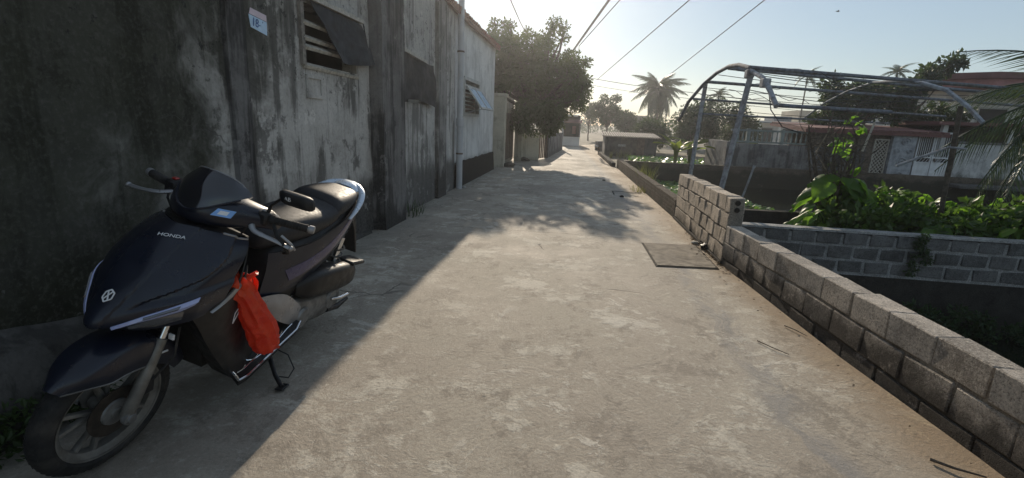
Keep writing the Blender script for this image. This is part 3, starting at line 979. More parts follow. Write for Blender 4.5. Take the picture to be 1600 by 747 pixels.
# the same wall carries on past the camera
w1x = Matrix.Rotation(-ang, 4, 'Z') @ Matrix.Translation((-(1.865 + off), -1.83, 0))
r = random.Random(5)
ms = block_set(4, 0.298, 0.158, TW, 77, M['block'])
a2, L2 = along((1.865 + off, 1.82), (1.96 + off, -1.9))
for c in range(3):
    for i in range(12):
        o = link('block', ms[r.randrange(4)], w1)
        p = Vector((1.865 + off, 1.82, 0)) + Vector((math.cos(a2), math.sin(a2), 0)) * ((i + 0.5) * 0.312)
        o.matrix_local = w1x @ Matrix.Translation((p.x, p.y, -0.09 + 0.172 * c)) @ Matrix.Rotation(a2 + r.uniform(-.01, .01), 4, 'Z')
rows = []
for i in range(60):
    y = -2.0 + 7.05 * i / 59
    x = (1.865 + (1.555 - 1.865) * (y - 1.83) / 3.19) if y > 1.83 else (1.865 + (1.83 - y) * 0.0255)
    q = 0.012 * mnoise.noise(Vector((y * 5, 0, 3)))
    q2 = 0.012 * mnoise.noise(Vector((y * 7, 4, 3)))
    rows.append([w1x @ Vector(p) for p in ((x + 0.012 + q, y, -0.12), (x + 0.012 + q2, y, -0.095), (x + TW + 0.01, y, -0.095), (x + TW + 0.02, y, -1.05), (x + 0.012 + q, y, -1.05))])
MB().loft(rows).build('footing', M['footing'], w1, 40)

# tall stretch
ang, L = along((1.56 + off, 5.05), (1.56 + off, 7.62))
w2 = thing('block_wall', (1.56 + off, 5.05, 0), "taller stretch of bare block wall between the drain cover and the water plants", 'wall')
w2.rotation_euler.z = ang
L2 = 0.33
course_wall(w2, L, TW, 0.30, 0.168, 4, 0.03, M['blockpale'], M['mortar'], 31, 0.014, recess=0.011, jit=0.008, rot=0.8)
# hollow end blocks: two dark cells on the free end above the low wall
for k in range(2):
    MB().lathe([(0.0, 0.0), (0.026, 0.0), (0.027, -0.01)], (-0.012, 0.0, 0.575 + 0.072 * k), (-1, 0, 0), 12).build('core_hole', M['gap'], w2)
MB().box(0.0, L, -TW / 2 + 0.01, TW / 2 + 0.02, -1.05, 0.03).build('footing', M['footing'], w2)

# old brick kerb wall farther on
ang, L = along((1.56 + off, 7.64), (1.35 + off, 16.62))
w3 = thing('brick_wall', (1.56 + off, 7.64, 0), "low mossy brick wall running into the distance along the lane by the pond", 'wall')
w3.rotation_euler.z = ang
MB().box(0.0, L, -TW / 2 + 0.012, TW / 2, -1.05, 0.275).build('core', M['mortar'], w3)
mb = MB()
r = random.Random(4)
near_bricks = []
for c in range(5):
    x = -0.11 * (c % 2)
    while x < L - 0.02:
        a, b = max(0, x) + 0.006, min(L, x + 0.22) - 0.006
        if b - a > 0.03:
            j = r.uniform(-0.006, 0.006)
            mb.chamfer(a, b, -TW / 2 + j + 0.002, TW / 2 + 0.006, 0.004 + c * 0.058, 0.054 + c * 0.058 + r.uniform(-0.003, 0.004), 0.005, 0.003, r)
        x += 0.22
mb.build('brickwork', M['brick'], w3, kind='stuff')

# cross wall of grey blocks with thick pale joints
w4 = thing('block_wall', (1.80, 6.36, 0), "grey block cross wall with thick pale mortar joints below the broad leaved plants", 'wall')
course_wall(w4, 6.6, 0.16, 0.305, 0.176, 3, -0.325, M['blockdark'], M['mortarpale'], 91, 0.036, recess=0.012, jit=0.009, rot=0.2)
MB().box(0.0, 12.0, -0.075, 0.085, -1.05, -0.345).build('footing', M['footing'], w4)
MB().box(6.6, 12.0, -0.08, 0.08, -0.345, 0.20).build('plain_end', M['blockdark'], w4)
rows = []
for i in range(70):
    x = 6.6 * i / 69
    q = 0.006 * mnoise.noise(Vector((x * 5, 0, 1)))
    rows.append([(x, -0.086 + q, 0.190), (x, -0.083 + q, 0.216 + q), (x, 0.083, 0.216 - q), (x, 0.085, 0.190)])
MB().loft(rows).build('capping', M['mortarpale'], w4, 40)

w5 = wall_seg('low_wall', (1.80, 7.58), (19.5, 7.58), 0.215, 0.14, M['footing'], "low blackened wall between the water plants and the grey cross wall", 'wall', z0=-1.0)
w6 = wall_seg('pond_wall', (1.42, 16.70), (19.9, 16.70), 0.24, 0.16, M['brick'], "long dark retaining wall at the back of the pond", 'wall', z0=-1.0)
mb = MB()
r = random.Random(9)
for c in range(10):
    x = -0.11 * (c % 2)
    while x < 7.6:
        a, b = max(0, x) + 0.007, min(7.6, x + 0.24) - 0.007
        if b - a > 0.03:
            mb.box(a, b, -0.086 + r.uniform(-0.005, 0.004), -0.05, 0.17 - c * 0.075, 0.232 - c * 0.075)
        x += 0.24
mb.build('brickwork', M['brick'], w6, kind='stuff')

# walled yard of the far white house, with a balustrade
w7 = wall_seg('yard_wall', (4.88, 16.98), (9.1, 16.98), 0.98, 0.16, M['yard_grey'], "grey plastered yard wall above the pond carrying a balustrade", 'wall')
MB().box(-0.02, 0.2, -0.10, 2.5, -0.05, 1.02).build('return_wall', M['yard_grey'], w7)
t = thing('balustrade', (4.95, 16.98, 0.99), "green-grey railing with slim balusters on top of the grey yard wall", 'railing')
MB().box(0, 4.1, -0.04, 0.04, 0.02, 0.07).build('bottom_rail', M['greenrail'], t)
MB().box(0, 4.1, -0.05, 0.05, 0.38, 0.44).build('top_rail', M['greenrail'], t)
me = MB().lathe([(0.018, 0.07), (0.03, 0.12), (0.034, 0.17), (0.02, 0.24), (0.016, 0.31), (0.026, 0.38)], (0, 0, 0), (0, 0, 1), 7).mesh('baluster', M['greenrail'], 60)
for i in range(27):
    if i % 7 != 3:
        link('baluster', me, t).location = (0.1 + i * 0.15, 0, 0)
for i in range(4):
    MB().box(0.5 + i * 1.05, 0.60 + i * 1.05, -0.06, 0.06, 0.0, 0.47).build('post', M['greenrail'], t)

# low house with lattice window, carved pillar and white gate
h4 = thing('house', (7.3, 17.2, 0), "low dark house with a reddish roof edge behind the leafless shrub", 'house')
mb = MB()
for a, b, c, d in ((0.0, 1.98, -0.05, 1.45), (2.40, 2.45, -0.05, 1.45), (1.98, 2.40, -0.05, 0.20), (1.98, 2.40, 1.30, 1.45)):
    mb.box(a, b, -0.3, -0.14, c, d)
mb.box(0, 4.2, 1.0, 1.2, -0.05, 1.45)
mb.build('wall', M['bark'], h4)
mb = MB()
mb.add([(-0.2, -0.55, 1.42), (3.95, -0.55, 1.42), (3.95, 2.5, 1.62), (-0.2, 2.5, 1.62), (-0.2, -0.55, 1.52), (3.95, -0.55, 1.52), (3.95, 2.5, 1.72), (-0.2, 2.5, 1.72)],
       [(0, 1, 2, 3), (7, 6, 5, 4), (0, 4, 5, 1), (1, 5, 6, 2), (2, 6, 7, 3), (3, 7, 4, 0)])
rf = mb.build('roof', M['roofdark'], h4)
me = MB().box(-0.09, 0.09, 0, 3.0, 0.0, 0.045, ).mesh('roof_tile', M['roofdark'])
for i in range(20):
    o = link('roof_tile', me, rf)
    o.location = (-0.08 + 0.205 * i, -0.57, 1.525)
    o.rotation_euler = (math.atan2(0.20, 3.05), 0, 0)
wf = MB()
for a, b, c, d in ((1.98, 2.40, 0.20, 0.245), (1.98, 2.40, 1.26, 1.30), (1.98, 2.01, 0.245, 1.26), (2.37, 2.40, 0.245, 1.26)):
    wf.box(a, b, -0.36, -0.30, c, d)
MB().box(1.94, 2.44, -0.42, -0.30, 0.17, 0.20).build('sill', M['gatewhite'], h4)
wf = wf.build('window_frame', M['woodpale'], h4)
bar = MB().box(-0.52, 0.52, -0.009, 0.009, -0.011, 0.011).mesh('lattice_bar', M['woodpale'])
for s in (1, -1):
    for i in range(9):
        zc = 0.245 + 0.125 * i - (0.0 if s > 0 else -0.0)
        # clip each diagonal bar to the opening
        x0, x1 = 2.01, 2.37
        sl = 1.15 * s
        pts = []
        for x in (x0, x1):
            pts.append((x, zc + sl * (x - 2.19)))
        (xa, za), (xb, zb) = pts
        lo, hi = 0.25, 1.255
        def cl(xa, za, xb, zb):
            if za < lo:
                xa, za = xa + (lo - za) / (zb - za) * (xb - xa), lo
            if za > hi:
                xa, za = xa + (hi - za) / (zb - za) * (xb - xa), hi
            return xa, za
        if max(za, zb) <= lo + 0.02 or min(za, zb) >= hi - 0.02:
            continue
        xa2, za2 = cl(xa, za, xb, zb)
        xb2, zb2 = cl(xb, zb, xa, za)
        Lb = math.hypot(xb2 - xa2, zb2 - za2)
        o = link('lattice_bar', bar, wf)
        o.location = ((xa2 + xb2) / 2, -0.33 - 0.012 * s, (za2 + zb2) / 2)
        o.rotation_euler = (0, -math.atan2(zb2 - za2, xb2 - xa2), 0)
        o.scale = (Lb / 1.04, 1, 1)

t = thing('carved_pillar', (9.74, 16.74, 0), "broad grey pillar with carved scrolls beside the white gate", 'gate pillar')
MB().chamfer(0.0, 0.68, 0.0, 0.3, -0.05, 1.56, 0.01).build('shaft', M['relief'], t)
for i, (x, z, rr) in enumerate(((0.36, 1.25, 0.14), (0.34, 0.62, 0.15), (0.16, 0.93, 0.09), (0.52, 0.95, 0.08), (0.34, 0.2, 0.12))):
    pts = [(x + rr * (1 - k / 26) * math.cos(k * 0.5), -0.012, z + rr * (1 - k / 26) * math.sin(k * 0.5)) for k in range(24)]
    MB().tube(pts, 0.02, 6).build('scroll', M['relief'], t, 60)

t = thing('metal_gate', (10.46, 16.80, 0), "double leaved chalky white gate with upright bars over solid panels", 'gate')
for k in range(2):
    x0 = 0.02 + 0.49 * k
    lf = MB()
    for a, b, c, d in ((0, 0.035, 0, 1.58), (0.43, 0.465, 0, 1.58), (0.035, 0.43, 0.0, 0.05), (0.035, 0.43, 0.78, 0.82), (0.035, 0.43, 0.62, 0.66), (0.035, 0.43, 1.53, 1.58)):
        lf.box(x0 + a, x0 + b, -0.02, 0.02, c, d)
    lf = lf.build('leaf', M['gatewhite'], t)
    MB().box(x0 + 0.036, x0 + 0.429, -0.008, 0.008, 0.051, 0.619).build('panel', M['gatewhite'], lf)
    for i in range(6):
        MB().tube([(x0 + 0.085 + 0.057 * i, 0, 0.82), (x0 + 0.085 + 0.057 * i, 0, 1.53)], 0.010, 6).build('bar', M['gatewhite'], lf)
    for i in range(4):
        MB().tube([(x0 + 0.05 + 0.095 * i, 0, 0.66), (x0 + 0.13 + 0.095 * i, 0, 0.78)], 0.009, 6).build('brace', M['gatewhite'], lf)
    MB().tube([(x0 + (0.40 if k == 0 else 0.06), -0.04, 0.70), (x0 + (0.40 if k == 0 else 0.06), -0.04, 0.78)], 0.012, 6).build('handle', M['rust'], lf)
t = thing('gate_pillar', (11.47, 16.78, 0), "thin dark post closing the right edge of the white gate", 'gate pillar')
MB().chamfer(0, 0.13, 0, 0.16, -0.05, 1.5, 0.01).build('shaft', M['rust'], t)
MB().chamfer(-0.02, 0.15, -0.02, 0.18, 1.5, 1.55, 0.01).build('cap', M['rust'], t)
wall_seg('yard_wall', (11.62, 16.86), (18.5, 16.86), 1.26, 0.16, M['yard_white'], "white yard wall with black mould to the right of the white gate", 'wall', M['yard_grey'])
t = thing('ledge', (11.4, 16.0, -0.05), "pale concrete ledge along the foot of the white yard wall", 'ledge')
MB().chamfer(0, 7.0, 0, 0.7, 0, 0.11, 0.02).build('slab', M['yard_grey'], t)
h5 = thing('veranda', (11.3, 17.6, 0), "dark open veranda above the white yard wall", 'veranda')
MB().box(0, 7, 2.0, 2.1, -0.05, 2.0).build('back_wall', M['dark_room'], h5)
MB().box(-0.1, 7.2, -0.4, 2.2, 1.82, 1.92).build('roof', M['roofdark'], h5)
for i in range(4):
    MB().box(0.2 + i * 1.9, 0.34 + i * 1.9, -0.2, -0.06, -0.05, 1.819).build('post', M['far_white'], h5)

h6 = thing('house', (14.0, 22.0, 0), "two storey white house with a heavy brown red roof slab", 'house')
MB().box(0.75, 9.0, 0.6, 8.0, -0.05, 3.36).build('wall', M['far_white'], h6)
mb = MB()
poly = [(0.0, 0.0), (1.3, -1.0), (9.5, -1.0), (9.5, 8.5), (0.0, 8.5)]
mb.prism([(x, y, 3.36) for x, y in poly], (0, 0, 0.30))
mb.build('roof_slab', M['roofslab'], h6)
mb = MB()
poly2 = [(-0.12, -0.08), (1.22, -1.14), (9.6, -1.14), (9.6, 8.6), (-0.12, 8.6)]
mb.prism([(x, y, 3.662) for x, y in poly2], (0, 0, 0.22))
mb.build('parapet', M['roofdark'], h6)
for x in (2.0, 4.6):
    f = MB().box(x, x + 1.1, 0.55, 0.598, 1.5, 2.7).build('window', M['frame'], h6)
    MB().box(x + 0.06, x + 1.04, 0.53, 0.549, 1.56, 2.64).build('pane', M['dark_room'], f)

# shack with corrugated roof by the bend
s = thing('shack', (1.30, 24.0, 0), "low grey shack with a corrugated roof at the lane's far right side", 'shack')
segs = [(0.0, 0.75, M['footgrey']), (0.755, 1.5, M['brick']), (1.505, 1.86, M['rust']), (1.865, 2.42, M['footgrey'])]
for a, b, m_ in segs:
    MB().box(a, b, -0.03, 0.03, -0.03, 0.84).build('wall_panel', m_, s)
MB().box(0, 0.06, 0.03, 2.4, -0.03, 0.84).build('side_wall', M['yard_grey'], s)
MB().box(0.0, 2.42, 2.4, 2.46, -0.03, 0.95).build('back_wall', M['yard_grey'], s)
MB().box(0.62, 0.98, -0.045, -0.031, 0.42, 0.52).build('pale_patch', M['stone'], s)  # small pale plate on the shack's front
rows = []
for j in range(2):
    row = []
    for i in range(97):
        x = -0.15 + 2.75 * i / 96
        row.append((x, -0.16 + 2.6 * j, 0.86 + 0.16 * j + 0.03 * math.cos(i * math.pi / 2)))
    rows.append(row)
low = [[(x, y, z - 0.015) for x, y, z in rw] for rw in rows]
mb = MB().grid(rows)
mb.grid(low)
mb.grid([rows[0], low[0]])
rf = mb.build('roof', M['bark'], s, 30)
me = MB().tube([(0, 0, 0), (0, 2.6, 0.16)], 0.034, 6).mesh('roof_rib', M['fibro'], 60)
for i in range(24):
    link('roof_rib', me, rf).location = (-0.12 + 0.1146 * i, -0.17, 0.885)

wall_seg('garden_wall', (1.02, 27.6), (1.75, 28.2), 0.5, 0.2, M['yard_grey'], "short low grey wall at the bend in front of the shack", 'garden wall')
wall_seg('kerb_wall', (1.26, 16.9), (1.06, 24.0), 0.13, 0.14, M['footing'], "very low dark kerb continuing the brick wall to the bend", 'kerb')
t = thing('bent_pipe', (1.05, 24.4, 0), "short bent pipe with a pale end sticking out by the lane's bend", 'pipe')
MB().tube([(0.08, 0.2, -0.02), (0.02, 0.1, 0.22), (-0.06, 0, 0.33)], 0.045, 8).build('stem', M['rust'], t, 50)
MB().tube([(-0.06, 0, 0.33), (-0.22, -0.03, 0.38)], 0.05, 8).build('pale_end', M['far_white'], t, 50)

# distant houses
h7 = thing('house', (13.4, 40.0, 0), "low white house with a flat roof seen beyond the balustrade", 'house')
MB().box(0, 5.4, 0, 6, -0.05, 2.05).build('wall', M['far_white'], h7)
MB().box(-0.3, 5.6, -0.6, 6.2, 2.05, 2.22).build('roof', M['far_white'], h7)
MB().box(3.6, 5.6, 1.5, 5, 2.22, 3.15).build('upper_room', M['far_tan'], h7)
MB().box(1.6, 2.9, 1.0, 3, 2.22, 2.62).build('water_tank', M['pipe_dark'], h7)
for i, x in enumerate((0.4, 1.9, 3.5)):
    f = MB().box(x, x + 0.9, -0.05, -0.005, 0.5, 1.75).build('window', M['frame'], h7)
    MB().box(x + 0.07, x + 0.83, -0.07, -0.051, 0.57, 1.68).build('pane', M['dark_room'], f)
for x in (0.1, 1.55, 3.1, 4.9):
    MB().tube([(x, -0.5, -0.05), (x, -0.5, 2.05)], 0.09, 10).build('column', M['far_white'], h7, 50)
h8 = thing('house', (4.7, 52.0, 0), "pale grey house block standing behind the tall coconut palm", 'house')
MB().box(0, 3.4, 0, 5, -0.05, 2.35).build('wall', M['yard_grey'], h8)
MB().box(-0.2, 3.6, -0.3, 5.2, 2.35, 2.5).build('roof', M['fibro'], h8)
for x in (0.5, 1.9):
    f = MB().box(x, x + 0.8, -0.05, -0.005, 1.0, 1.9).build('window', M['frame'], h8)
    MB().box(x + 0.06, x + 0.74, -0.07, -0.051, 1.06, 1.84).build('pane', M['dark_room'], f)

# ------------------------------------------------------------------ plants


def rand_dir(r):
    z = r.uniform(-1, 1)
    a = r.uniform(0, 2 * math.pi)
    q = math.sqrt(1 - z * z)
    return Vector((q * math.cos(a), q * math.sin(a), z))


def leaf_cloud(centres, n, size, r, droop=0.35, asp=0.45):
    """n folded leaf blades spread through clumps given as (centre, radius)"""
    vs, fs = [], []
    tot = sum(c[1] ** 2 for c in centres)
    for c, rad in centres:
        k = max(4, int(n * rad ** 2 / tot))
        for _ in range(k):
            d = rand_dir(r)
            p = c + d * rad * (r.random() ** 0.45)
            ax = (rand_dir(r) + d * 0.7 - Vector((0, 0, droop))).normalized()
            s = size * r.uniform(0.6, 1.35)
            side = ax.cross(rand_dir(r))
            if side.length < 1e-3:
                continue
            side.normalize()
            up = side.cross(ax)
            b = len(vs)
            w = s * asp * 0.5
            vs += [p, p + ax * s * 0.5 + side * w + up * w * 0.35, p + ax * s, p + ax * s * 0.5 - side * w + up * w * 0.35]
            fs += [(b, b + 1, b + 2), (b, b + 2, b + 3)]
    return vs, fs


def limbs(base, tips, r0, r, mb=None, bend=0.15, n=6):
    mb = mb or MB()
    for t in tips:
        pts = []
        L = (t - base).length
        wob = rand_dir(r) * L * bend
        for i in range(7):
            s = i / 6
            pts.append(base.lerp(t, s) + wob * math.sin(s * math.pi) * (0.5 + 0.5 * s))
        mb.tube(pts, [r0 * (1 - 0.8 * i / 6) for i in range(7)], n)
    return mb


def tree(name, label, base, trunk_h, trunk_r, clumps, n_leaves, leaf, mat, seed, cat='tree', group=None, lean=(0, 0), droop=0.35, asp=0.45):
    r = random.Random(seed)
    base = Vector(base)
    t = thing(name, base, label, cat, group)
    fork = Vector((lean[0], lean[1], trunk_h))
    mb = MB()
    pts = [Vector((0, 0, -0.1)), Vector((lean[0] * 0.2, lean[1] * 0.2, trunk_h * 0.35)) + rand_dir(r) * trunk_r * 0.6, Vector((lean[0] * 0.6, lean[1] * 0.6, trunk_h * 0.7)) + rand_dir(r) * trunk_r * 0.5, fork]
    mb.tube(pts, [trunk_r * 1.35, trunk_r, trunk_r * 0.9, trunk_r * 0.85], 9)
    cl = [(Vector(c) - base, rad) for c, rad in clumps]
    tips = [c for c, rad in cl]
    limbs(fork, tips, trunk_r * 0.62, r, mb)
    for c, rad in cl:
        limbs(c, [c + rand_dir(r) * rad * 0.9 for _ in range(4)], trunk_r * 0.16, r, mb, 0.1, 4)
    mb.build('trunk', M['bark'], t, 60)
    vs, fs = leaf_cloud(cl, n_leaves, leaf, r, droop, asp)
    raw(vs, fs, 'crown', mat, t)
    return t


def clump_field(c, rad, n, r, rr=(0.25, 0.5), flat=0.0):
    """irregular clump centres filling an ellipsoid"""
    out = []
    for _ in range(n):
        d = rand_dir(r) * (r.random() ** 0.4)
        out.append((Vector((c[0] + d.x * rad[0], c[1] + d.y * rad[1], c[2] + d.z * rad[2])), r.uniform(*rr)))
    return out


r = random.Random(21)
# big street tree over the cream wall: uneven crown reaching over the lane
cl = clump_field((-1.75, 17.4, 3.35), (1.45, 1.5, 0.95), 24, r, (0.30, 0.55))
cl += clump_field((-0.55, 17.2, 2.9), (0.70, 1.1, 0.75), 14, r, (0.22, 0.42))
cl += clump_field((-1.1, 16.8, 1.85), (0.75, 0.8, 0.75), 13, r, (0.2, 0.38))
cl += clump_field((-2.7, 16.8, 3.2), (0.6, 0.9, 1.0), 10, r, (0.25, 0.45))
cl += [(Vector((-0.05 + r.uniform(-.2, .3), 17 + r.uniform(-.6, .6), r.uniform(2.2, 3.4))), r.uniform(0.14, 0.26)) for _ in range(7)]
cl += [(Vector((r.uniform(-3.2, -0.6), 17.2 + r.uniform(-.9, .9), r.uniform(4.2, 4.75))), r.uniform(0.15, 0.28)) for _ in range(12)]
cl += [(Vector((r.uniform(-2.2, -0.6), 16.3 + r.uniform(-.4, .6), r.uniform(1.15, 1.9))), r.uniform(0.18, 0.34)) for _ in range(26)]
cl += [(Vector((r.uniform(-0.7, 0.15), 16.9 + r.uniform(-.8, .8), r.uniform(1.9, 3.0))), r.uniform(0.18, 0.34)) for _ in range(12)]
tree('street_tree', "big dense dusty tree overhanging the lane above the cream garden wall", (-2.0, 18.6, 0), 1.9, 0.15, cl, 32000, 0.115, M['leaf_tree'], 3, lean=(0.2, -0.5))

# thin trees at the lane's end
cl = clump_field((2.0, 38, 2.5), (1.35, 1.0, 1.05), 22, r, (0.16, 0.42))
tree('street_tree', "thin loose tree with sky showing through at the far end of the lane", (2.1, 38.0, 0), 1.2, 0.07, cl, 3000, 0.20, M['leaf_far'], 8)
cl = clump_field((3.6, 40, 1.9), (0.9, 0.9, 1.0), 12, r, (0.3, 0.5))
tree('street_tree', "bushy tree behind the shack left of the coconut palm", (3.6, 40.0, 0), 0.8, 0.08, cl, 3200, 0.20, M['leaf_far'], 9)
cl = clump_field((0.9, 46, 2.2), (0.6, 0.8, 1.2), 9, r, (0.2, 0.4))
tree('street_tree', "slender tree just right of the roadside stall", (0.9, 46, 0), 1.2, 0.06, cl, 1300, 0.2, M['leaf_far'], 10)

# dense bushes and trees in the middle distance
spots = [((6.1, 28.0), (1.0, 1.0, 0.9), 1.5, "rounded dark bush between the coconut palm and the arched frame"),
         ((7.5, 29.5), (1.3, 1.1, 1.25), 1.85, "largest of the dark bushes behind the arched frame's far post"),
         ((9.2, 30.0), (1.1, 1.1, 1.1), 1.65, "dark bush between the two arched frame posts, left of the white house"),
         ((4.4, 29.0), (1.0, 0.9, 0.65), 0.95, "low dark bush at the shack's right end")]
for i, ((x, y), rad, zc, lab) in enumerate(spots):
    cl = clump_field((x, y, zc), rad, 18, r, (0.32, 0.58))
    tree('bush', lab, (x, y, 0), 0.7, 0.07, cl, 5200, 0.17, M['leaf_bush'], 30 + i, 'bush', 'dark bushes in the middle distance')
# broad-leaved trees behind the frame, in front of the houses
cl = clump_field((9.6, 18.9, 2.55), (1.35, 0.6, 0.85), 20, r, (0.22, 0.45)) + clump_field((8.6, 18.7, 1.9), (0.7, 0.5, 0.6), 7, r, (0.2, 0.4))
tree('garden_tree', "dark leafy garden tree behind the steel frame, above the low house", (9.2, 18.9, 0), 1.5, 0.09, cl, 7000, 0.15, M['leaf_bush'], 41, asp=0.5)
cl = [(Vector((10.9 + 0.3 * k + r.uniform(-.3, .3), 19.0 + r.uniform(-.4, .4), 2.4 + 0.35 * k + r.uniform(-.25, .25))), r.uniform(0.14, 0.3)) for k in range(5) for _ in range(6)]
tree('garden_tree', "open tree with separate leafy sprays left of the brown red roof", (10.9, 19.0, 0), 1.7, 0.06, cl, 2300, 0.17, M['leaf_bush'], 42, asp=0.55)
cl = clump_field((12.6, 19.8, 2.0), (1.5, 0.6, 0.55), 12, r, (0.2, 0.4))
tree('garden_tree', "low spreading tree hiding the veranda of the two storey house", (12.4, 19.8, 0), 1.2, 0.07, cl, 3200, 0.15, M['leaf_bush'], 43)

# far wood along the horizon
vs, fs = [], []
cl = []
for i in range(150):
    x = -35 + i * 0.9 + r.uniform(-.6, .6)
    y = 95 + r.uniform(-12, 14)
    h = 1.4 + 1.2 * mnoise.noise(Vector((x * 0.15, 0, 0))) + r.uniform(0, 1.2)
    for k in range(3):
        cl.append((Vector((x + r.uniform(-.9, .9), y, h * (0.3 + 0.4 * k))), r.uniform(0.8, 1.4)))
vs, fs = leaf_cloud(cl, 16000, 0.6, r)
raw(vs, fs, 'treeline', M['leaf_far'], kind='stuff', label="distant band of trees along the horizon")


# palms
def frond_mesh(L, n, leaf, droop, r, mat, w=0.028, arch=0.5, hang=0.5):
    """rachis along +x that arches up then down, with a row of leaflets each side"""
    mb = MB()
    pts = []
    for i in range(13):
        s = i / 12
        pts.append(Vector((L * s * (1 - 0.18 * droop * s), 0, L * (arch * s - (arch + droop) * s * s))))
    mb.tube(pts, [0.022 * L * (1 - 0.85 * i / 12) * 0.55 + 0.003 for i in range(13)], 5)
    at = lambda s: pts[min(11, int(s * 12))].lerp(pts[min(11, int(s * 12)) + 1], s * 12 - min(11, int(s * 12)))
    for i in range(n):
        s = 0.12 + 0.87 * i / (n - 1)
        p = at(s)
        t = (at(min(0.999, s + 0.03)) - at(s - 0.03)).normalized()
        ll = leaf * (math.sin(math.pi * min(1, 0.18 + 0.8 * s)) ** 0.7) * r.uniform(0.85, 1.1)
        for sd in (1, -1):
            side = Vector((0, sd, 0))
            dirn = (t * r.uniform(0.45, 0.75) + side * r.uniform(0.6, 0.85) - Vector((0, 0, hang * r.uniform(0.5, 1.3)))).normalized()
            q1 = p + dirn * ll * 0.55
            q2 = p + dirn * ll - Vector((0, 0, hang * ll * 0.28))
            wv = t * w * (0.5 + 0.5 * ll / leaf)
            mb.add([p - wv * 0.5, p + wv * 0.5, q1 + wv * 0.5, q1 - wv * 0.5, q2], [(0, 1, 2, 3), (3, 2, 4)])
    me = bpy.data.meshes.new('frond')
    me.from_pydata(mb.v, [], mb.f)
    me.materials.append(mat)
    me.update()
    return me


def palm(name, label, base, h, tr, frs, n, r, cat='palm tree', lean=(0, 0), lo=-0.7, hi=1.15, group=None, az=None, bulge=None):
    t = thing(name, base, label, cat, group)
    pts = [Vector((lean[0] * (i / 10) ** 1.6, lean[1] * (i / 10) ** 1.6, -0.1 + (h + 0.1) * i / 10)) for i in range(11)]
    rad = [tr * (1.5 - 0.5 * min(1, i / 2)) * (1 - 0.035 * i) for i in range(11)]
    MB().tube(pts, rad, 10).build('trunk', M['palmtrunk'], t, 60)
    if bulge:
        MB().tube([pts[-1], pts[-1] + Vector((0, 0, bulge))], [tr * 1.1, tr * 0.5], 8).build('crownshaft', M['leaf_bush'], t, 60)
    top = pts[-1] + Vector((0, 0, (bulge or 0) * 0.9))
    for i in range(n):
        o = link('frond', frs[i % len(frs)], t)
        a = (2.399 * i + r.uniform(-.3, .3)) if az is None else r.uniform(*az)
        e = lo + (hi - lo) * ((i + 0.5) / n)
        o.location = top
        o.rotation_euler = (r.uniform(-.25, .25), -e, a)
        s = r.uniform(0.85, 1.1)
        o.scale = (s, s, s)
    return t


co = [frond_mesh(2.4, 46, 0.75, 0.55, r, M['leaf_palm'], 0.075, 0.35, 0.8) for _ in range(3)]
palm('coconut_palm', "tall shaggy coconut palm standing above the grey shack", (6.75, 45, 0), 4.45, 0.17, co, 34, r, lean=(-0.15, 0), lo=-1.0, hi=1.3)
ar = [frond_mesh(1.15, 22, 0.38, 0.7, r, M['leaf_palm'], 0.05, 0.45, 0.35) for _ in range(2)]
palm('areca_palm', "short crowned slender palm poking out above the dark bushes behind the arch", (10.4, 40, 0), 3.5, 0.07, ar, 11, r, lo=-0.3, hi=1.3, bulge=0.45)
palm('areca_palm', "slim tall palm with a spiky crown rising above the steel purlins", (16.5, 40, 0), 5.0, 0.07, ar, 11, r, lo=-0.3, hi=1.4, bulge=0.5)
palm('areca_palm', "thick topped palm leaning out of the dark garden trees", (20.9, 38, 0), 5.0, 0.10, ar, 12, r, lo=-0.2, hi=1.35, bulge=0.7, lean=(0.5, 0))
nearf = [frond_mesh(1.75, 46, 0.52, 0.55, r, M['leaf_palm'], 0.020, 0.30, 0.75) for _ in range(3)]
t = thing('coconut_palm', (6.75, 7.3, 0.05), "near palm leaning in beside the garden with long fronds hanging past the red roof", 'palm tree')
MB().tube([(0.05, 0, -0.1), (0.02, 0, 0.9), (-0.05, 0, 1.75)], [0.16, 0.13, 0.11], 12).build('trunk', M['palmtrunk'], t, 60)
for az_, el_, s in ((176, 30, 1.0), (183, 12, 1.05), (196, -8, 1.0), (178, -22, 0.95), (188, -34, 0.9), (168, 2, 1.0), (200, -48, 0.85), (190, 4, 0.95), (170, -12, 0.85), (205, -28, 0.9), (180, -38, 0.75), (150, -20, 0.9), (228, 18, 1.0), (120, 35, 1.0), (270, 25, 1.0), (20, 30, 1.0), (330, 10, 1.0), (70, 40, 1.0), (160, 55, 1.0)):
    o = link('frond', nearf[r.randrange(3)], t)
    o.location = (-0.05, 0, 1.75)
    o.rotation_euler = (r.uniform(-.2, .2), -R(el_), R(az_))
    o.scale = (s, s, s)


# broad heart-shaped leaves, unit length, tip along +x, cupped
def broad_leaf(seed, droop=0.25, wavy=0.04, asp=0.85, lobes=0):
    r_ = random.Random(seed)
    n, m = 10, 4
    rows = []
    for i in range(n + 1):
        s = i / n
        w = 0.5 * asp * (math.sin(math.pi * min(1.0, (s * 0.93 + 0.07)) ** 0.62) ** 0.8) if s < 1 else 0.004
        if lobes:
            w *= 1 + 0.22 * math.cos(s * lobes * 2 * math.pi)
        row = []
        for j in range(-m, m + 1):
            v = j / m
            x = s - (0.14 * abs(v) ** 1.5 * (1 - s) * 1.4)
            z = -droop * s * s - 0.10 * v * v * asp + wavy * math.sin(7 * s + 3 * v + seed) + (0.02 if j == 0 else 0)
            row.append((x, v * w, z))
        rows.append(row)
    me = bpy.data.meshes.new('leaf')
    mb = MB().grid(rows)
    me.from_pydata(mb.v, [], mb.f)
    return me


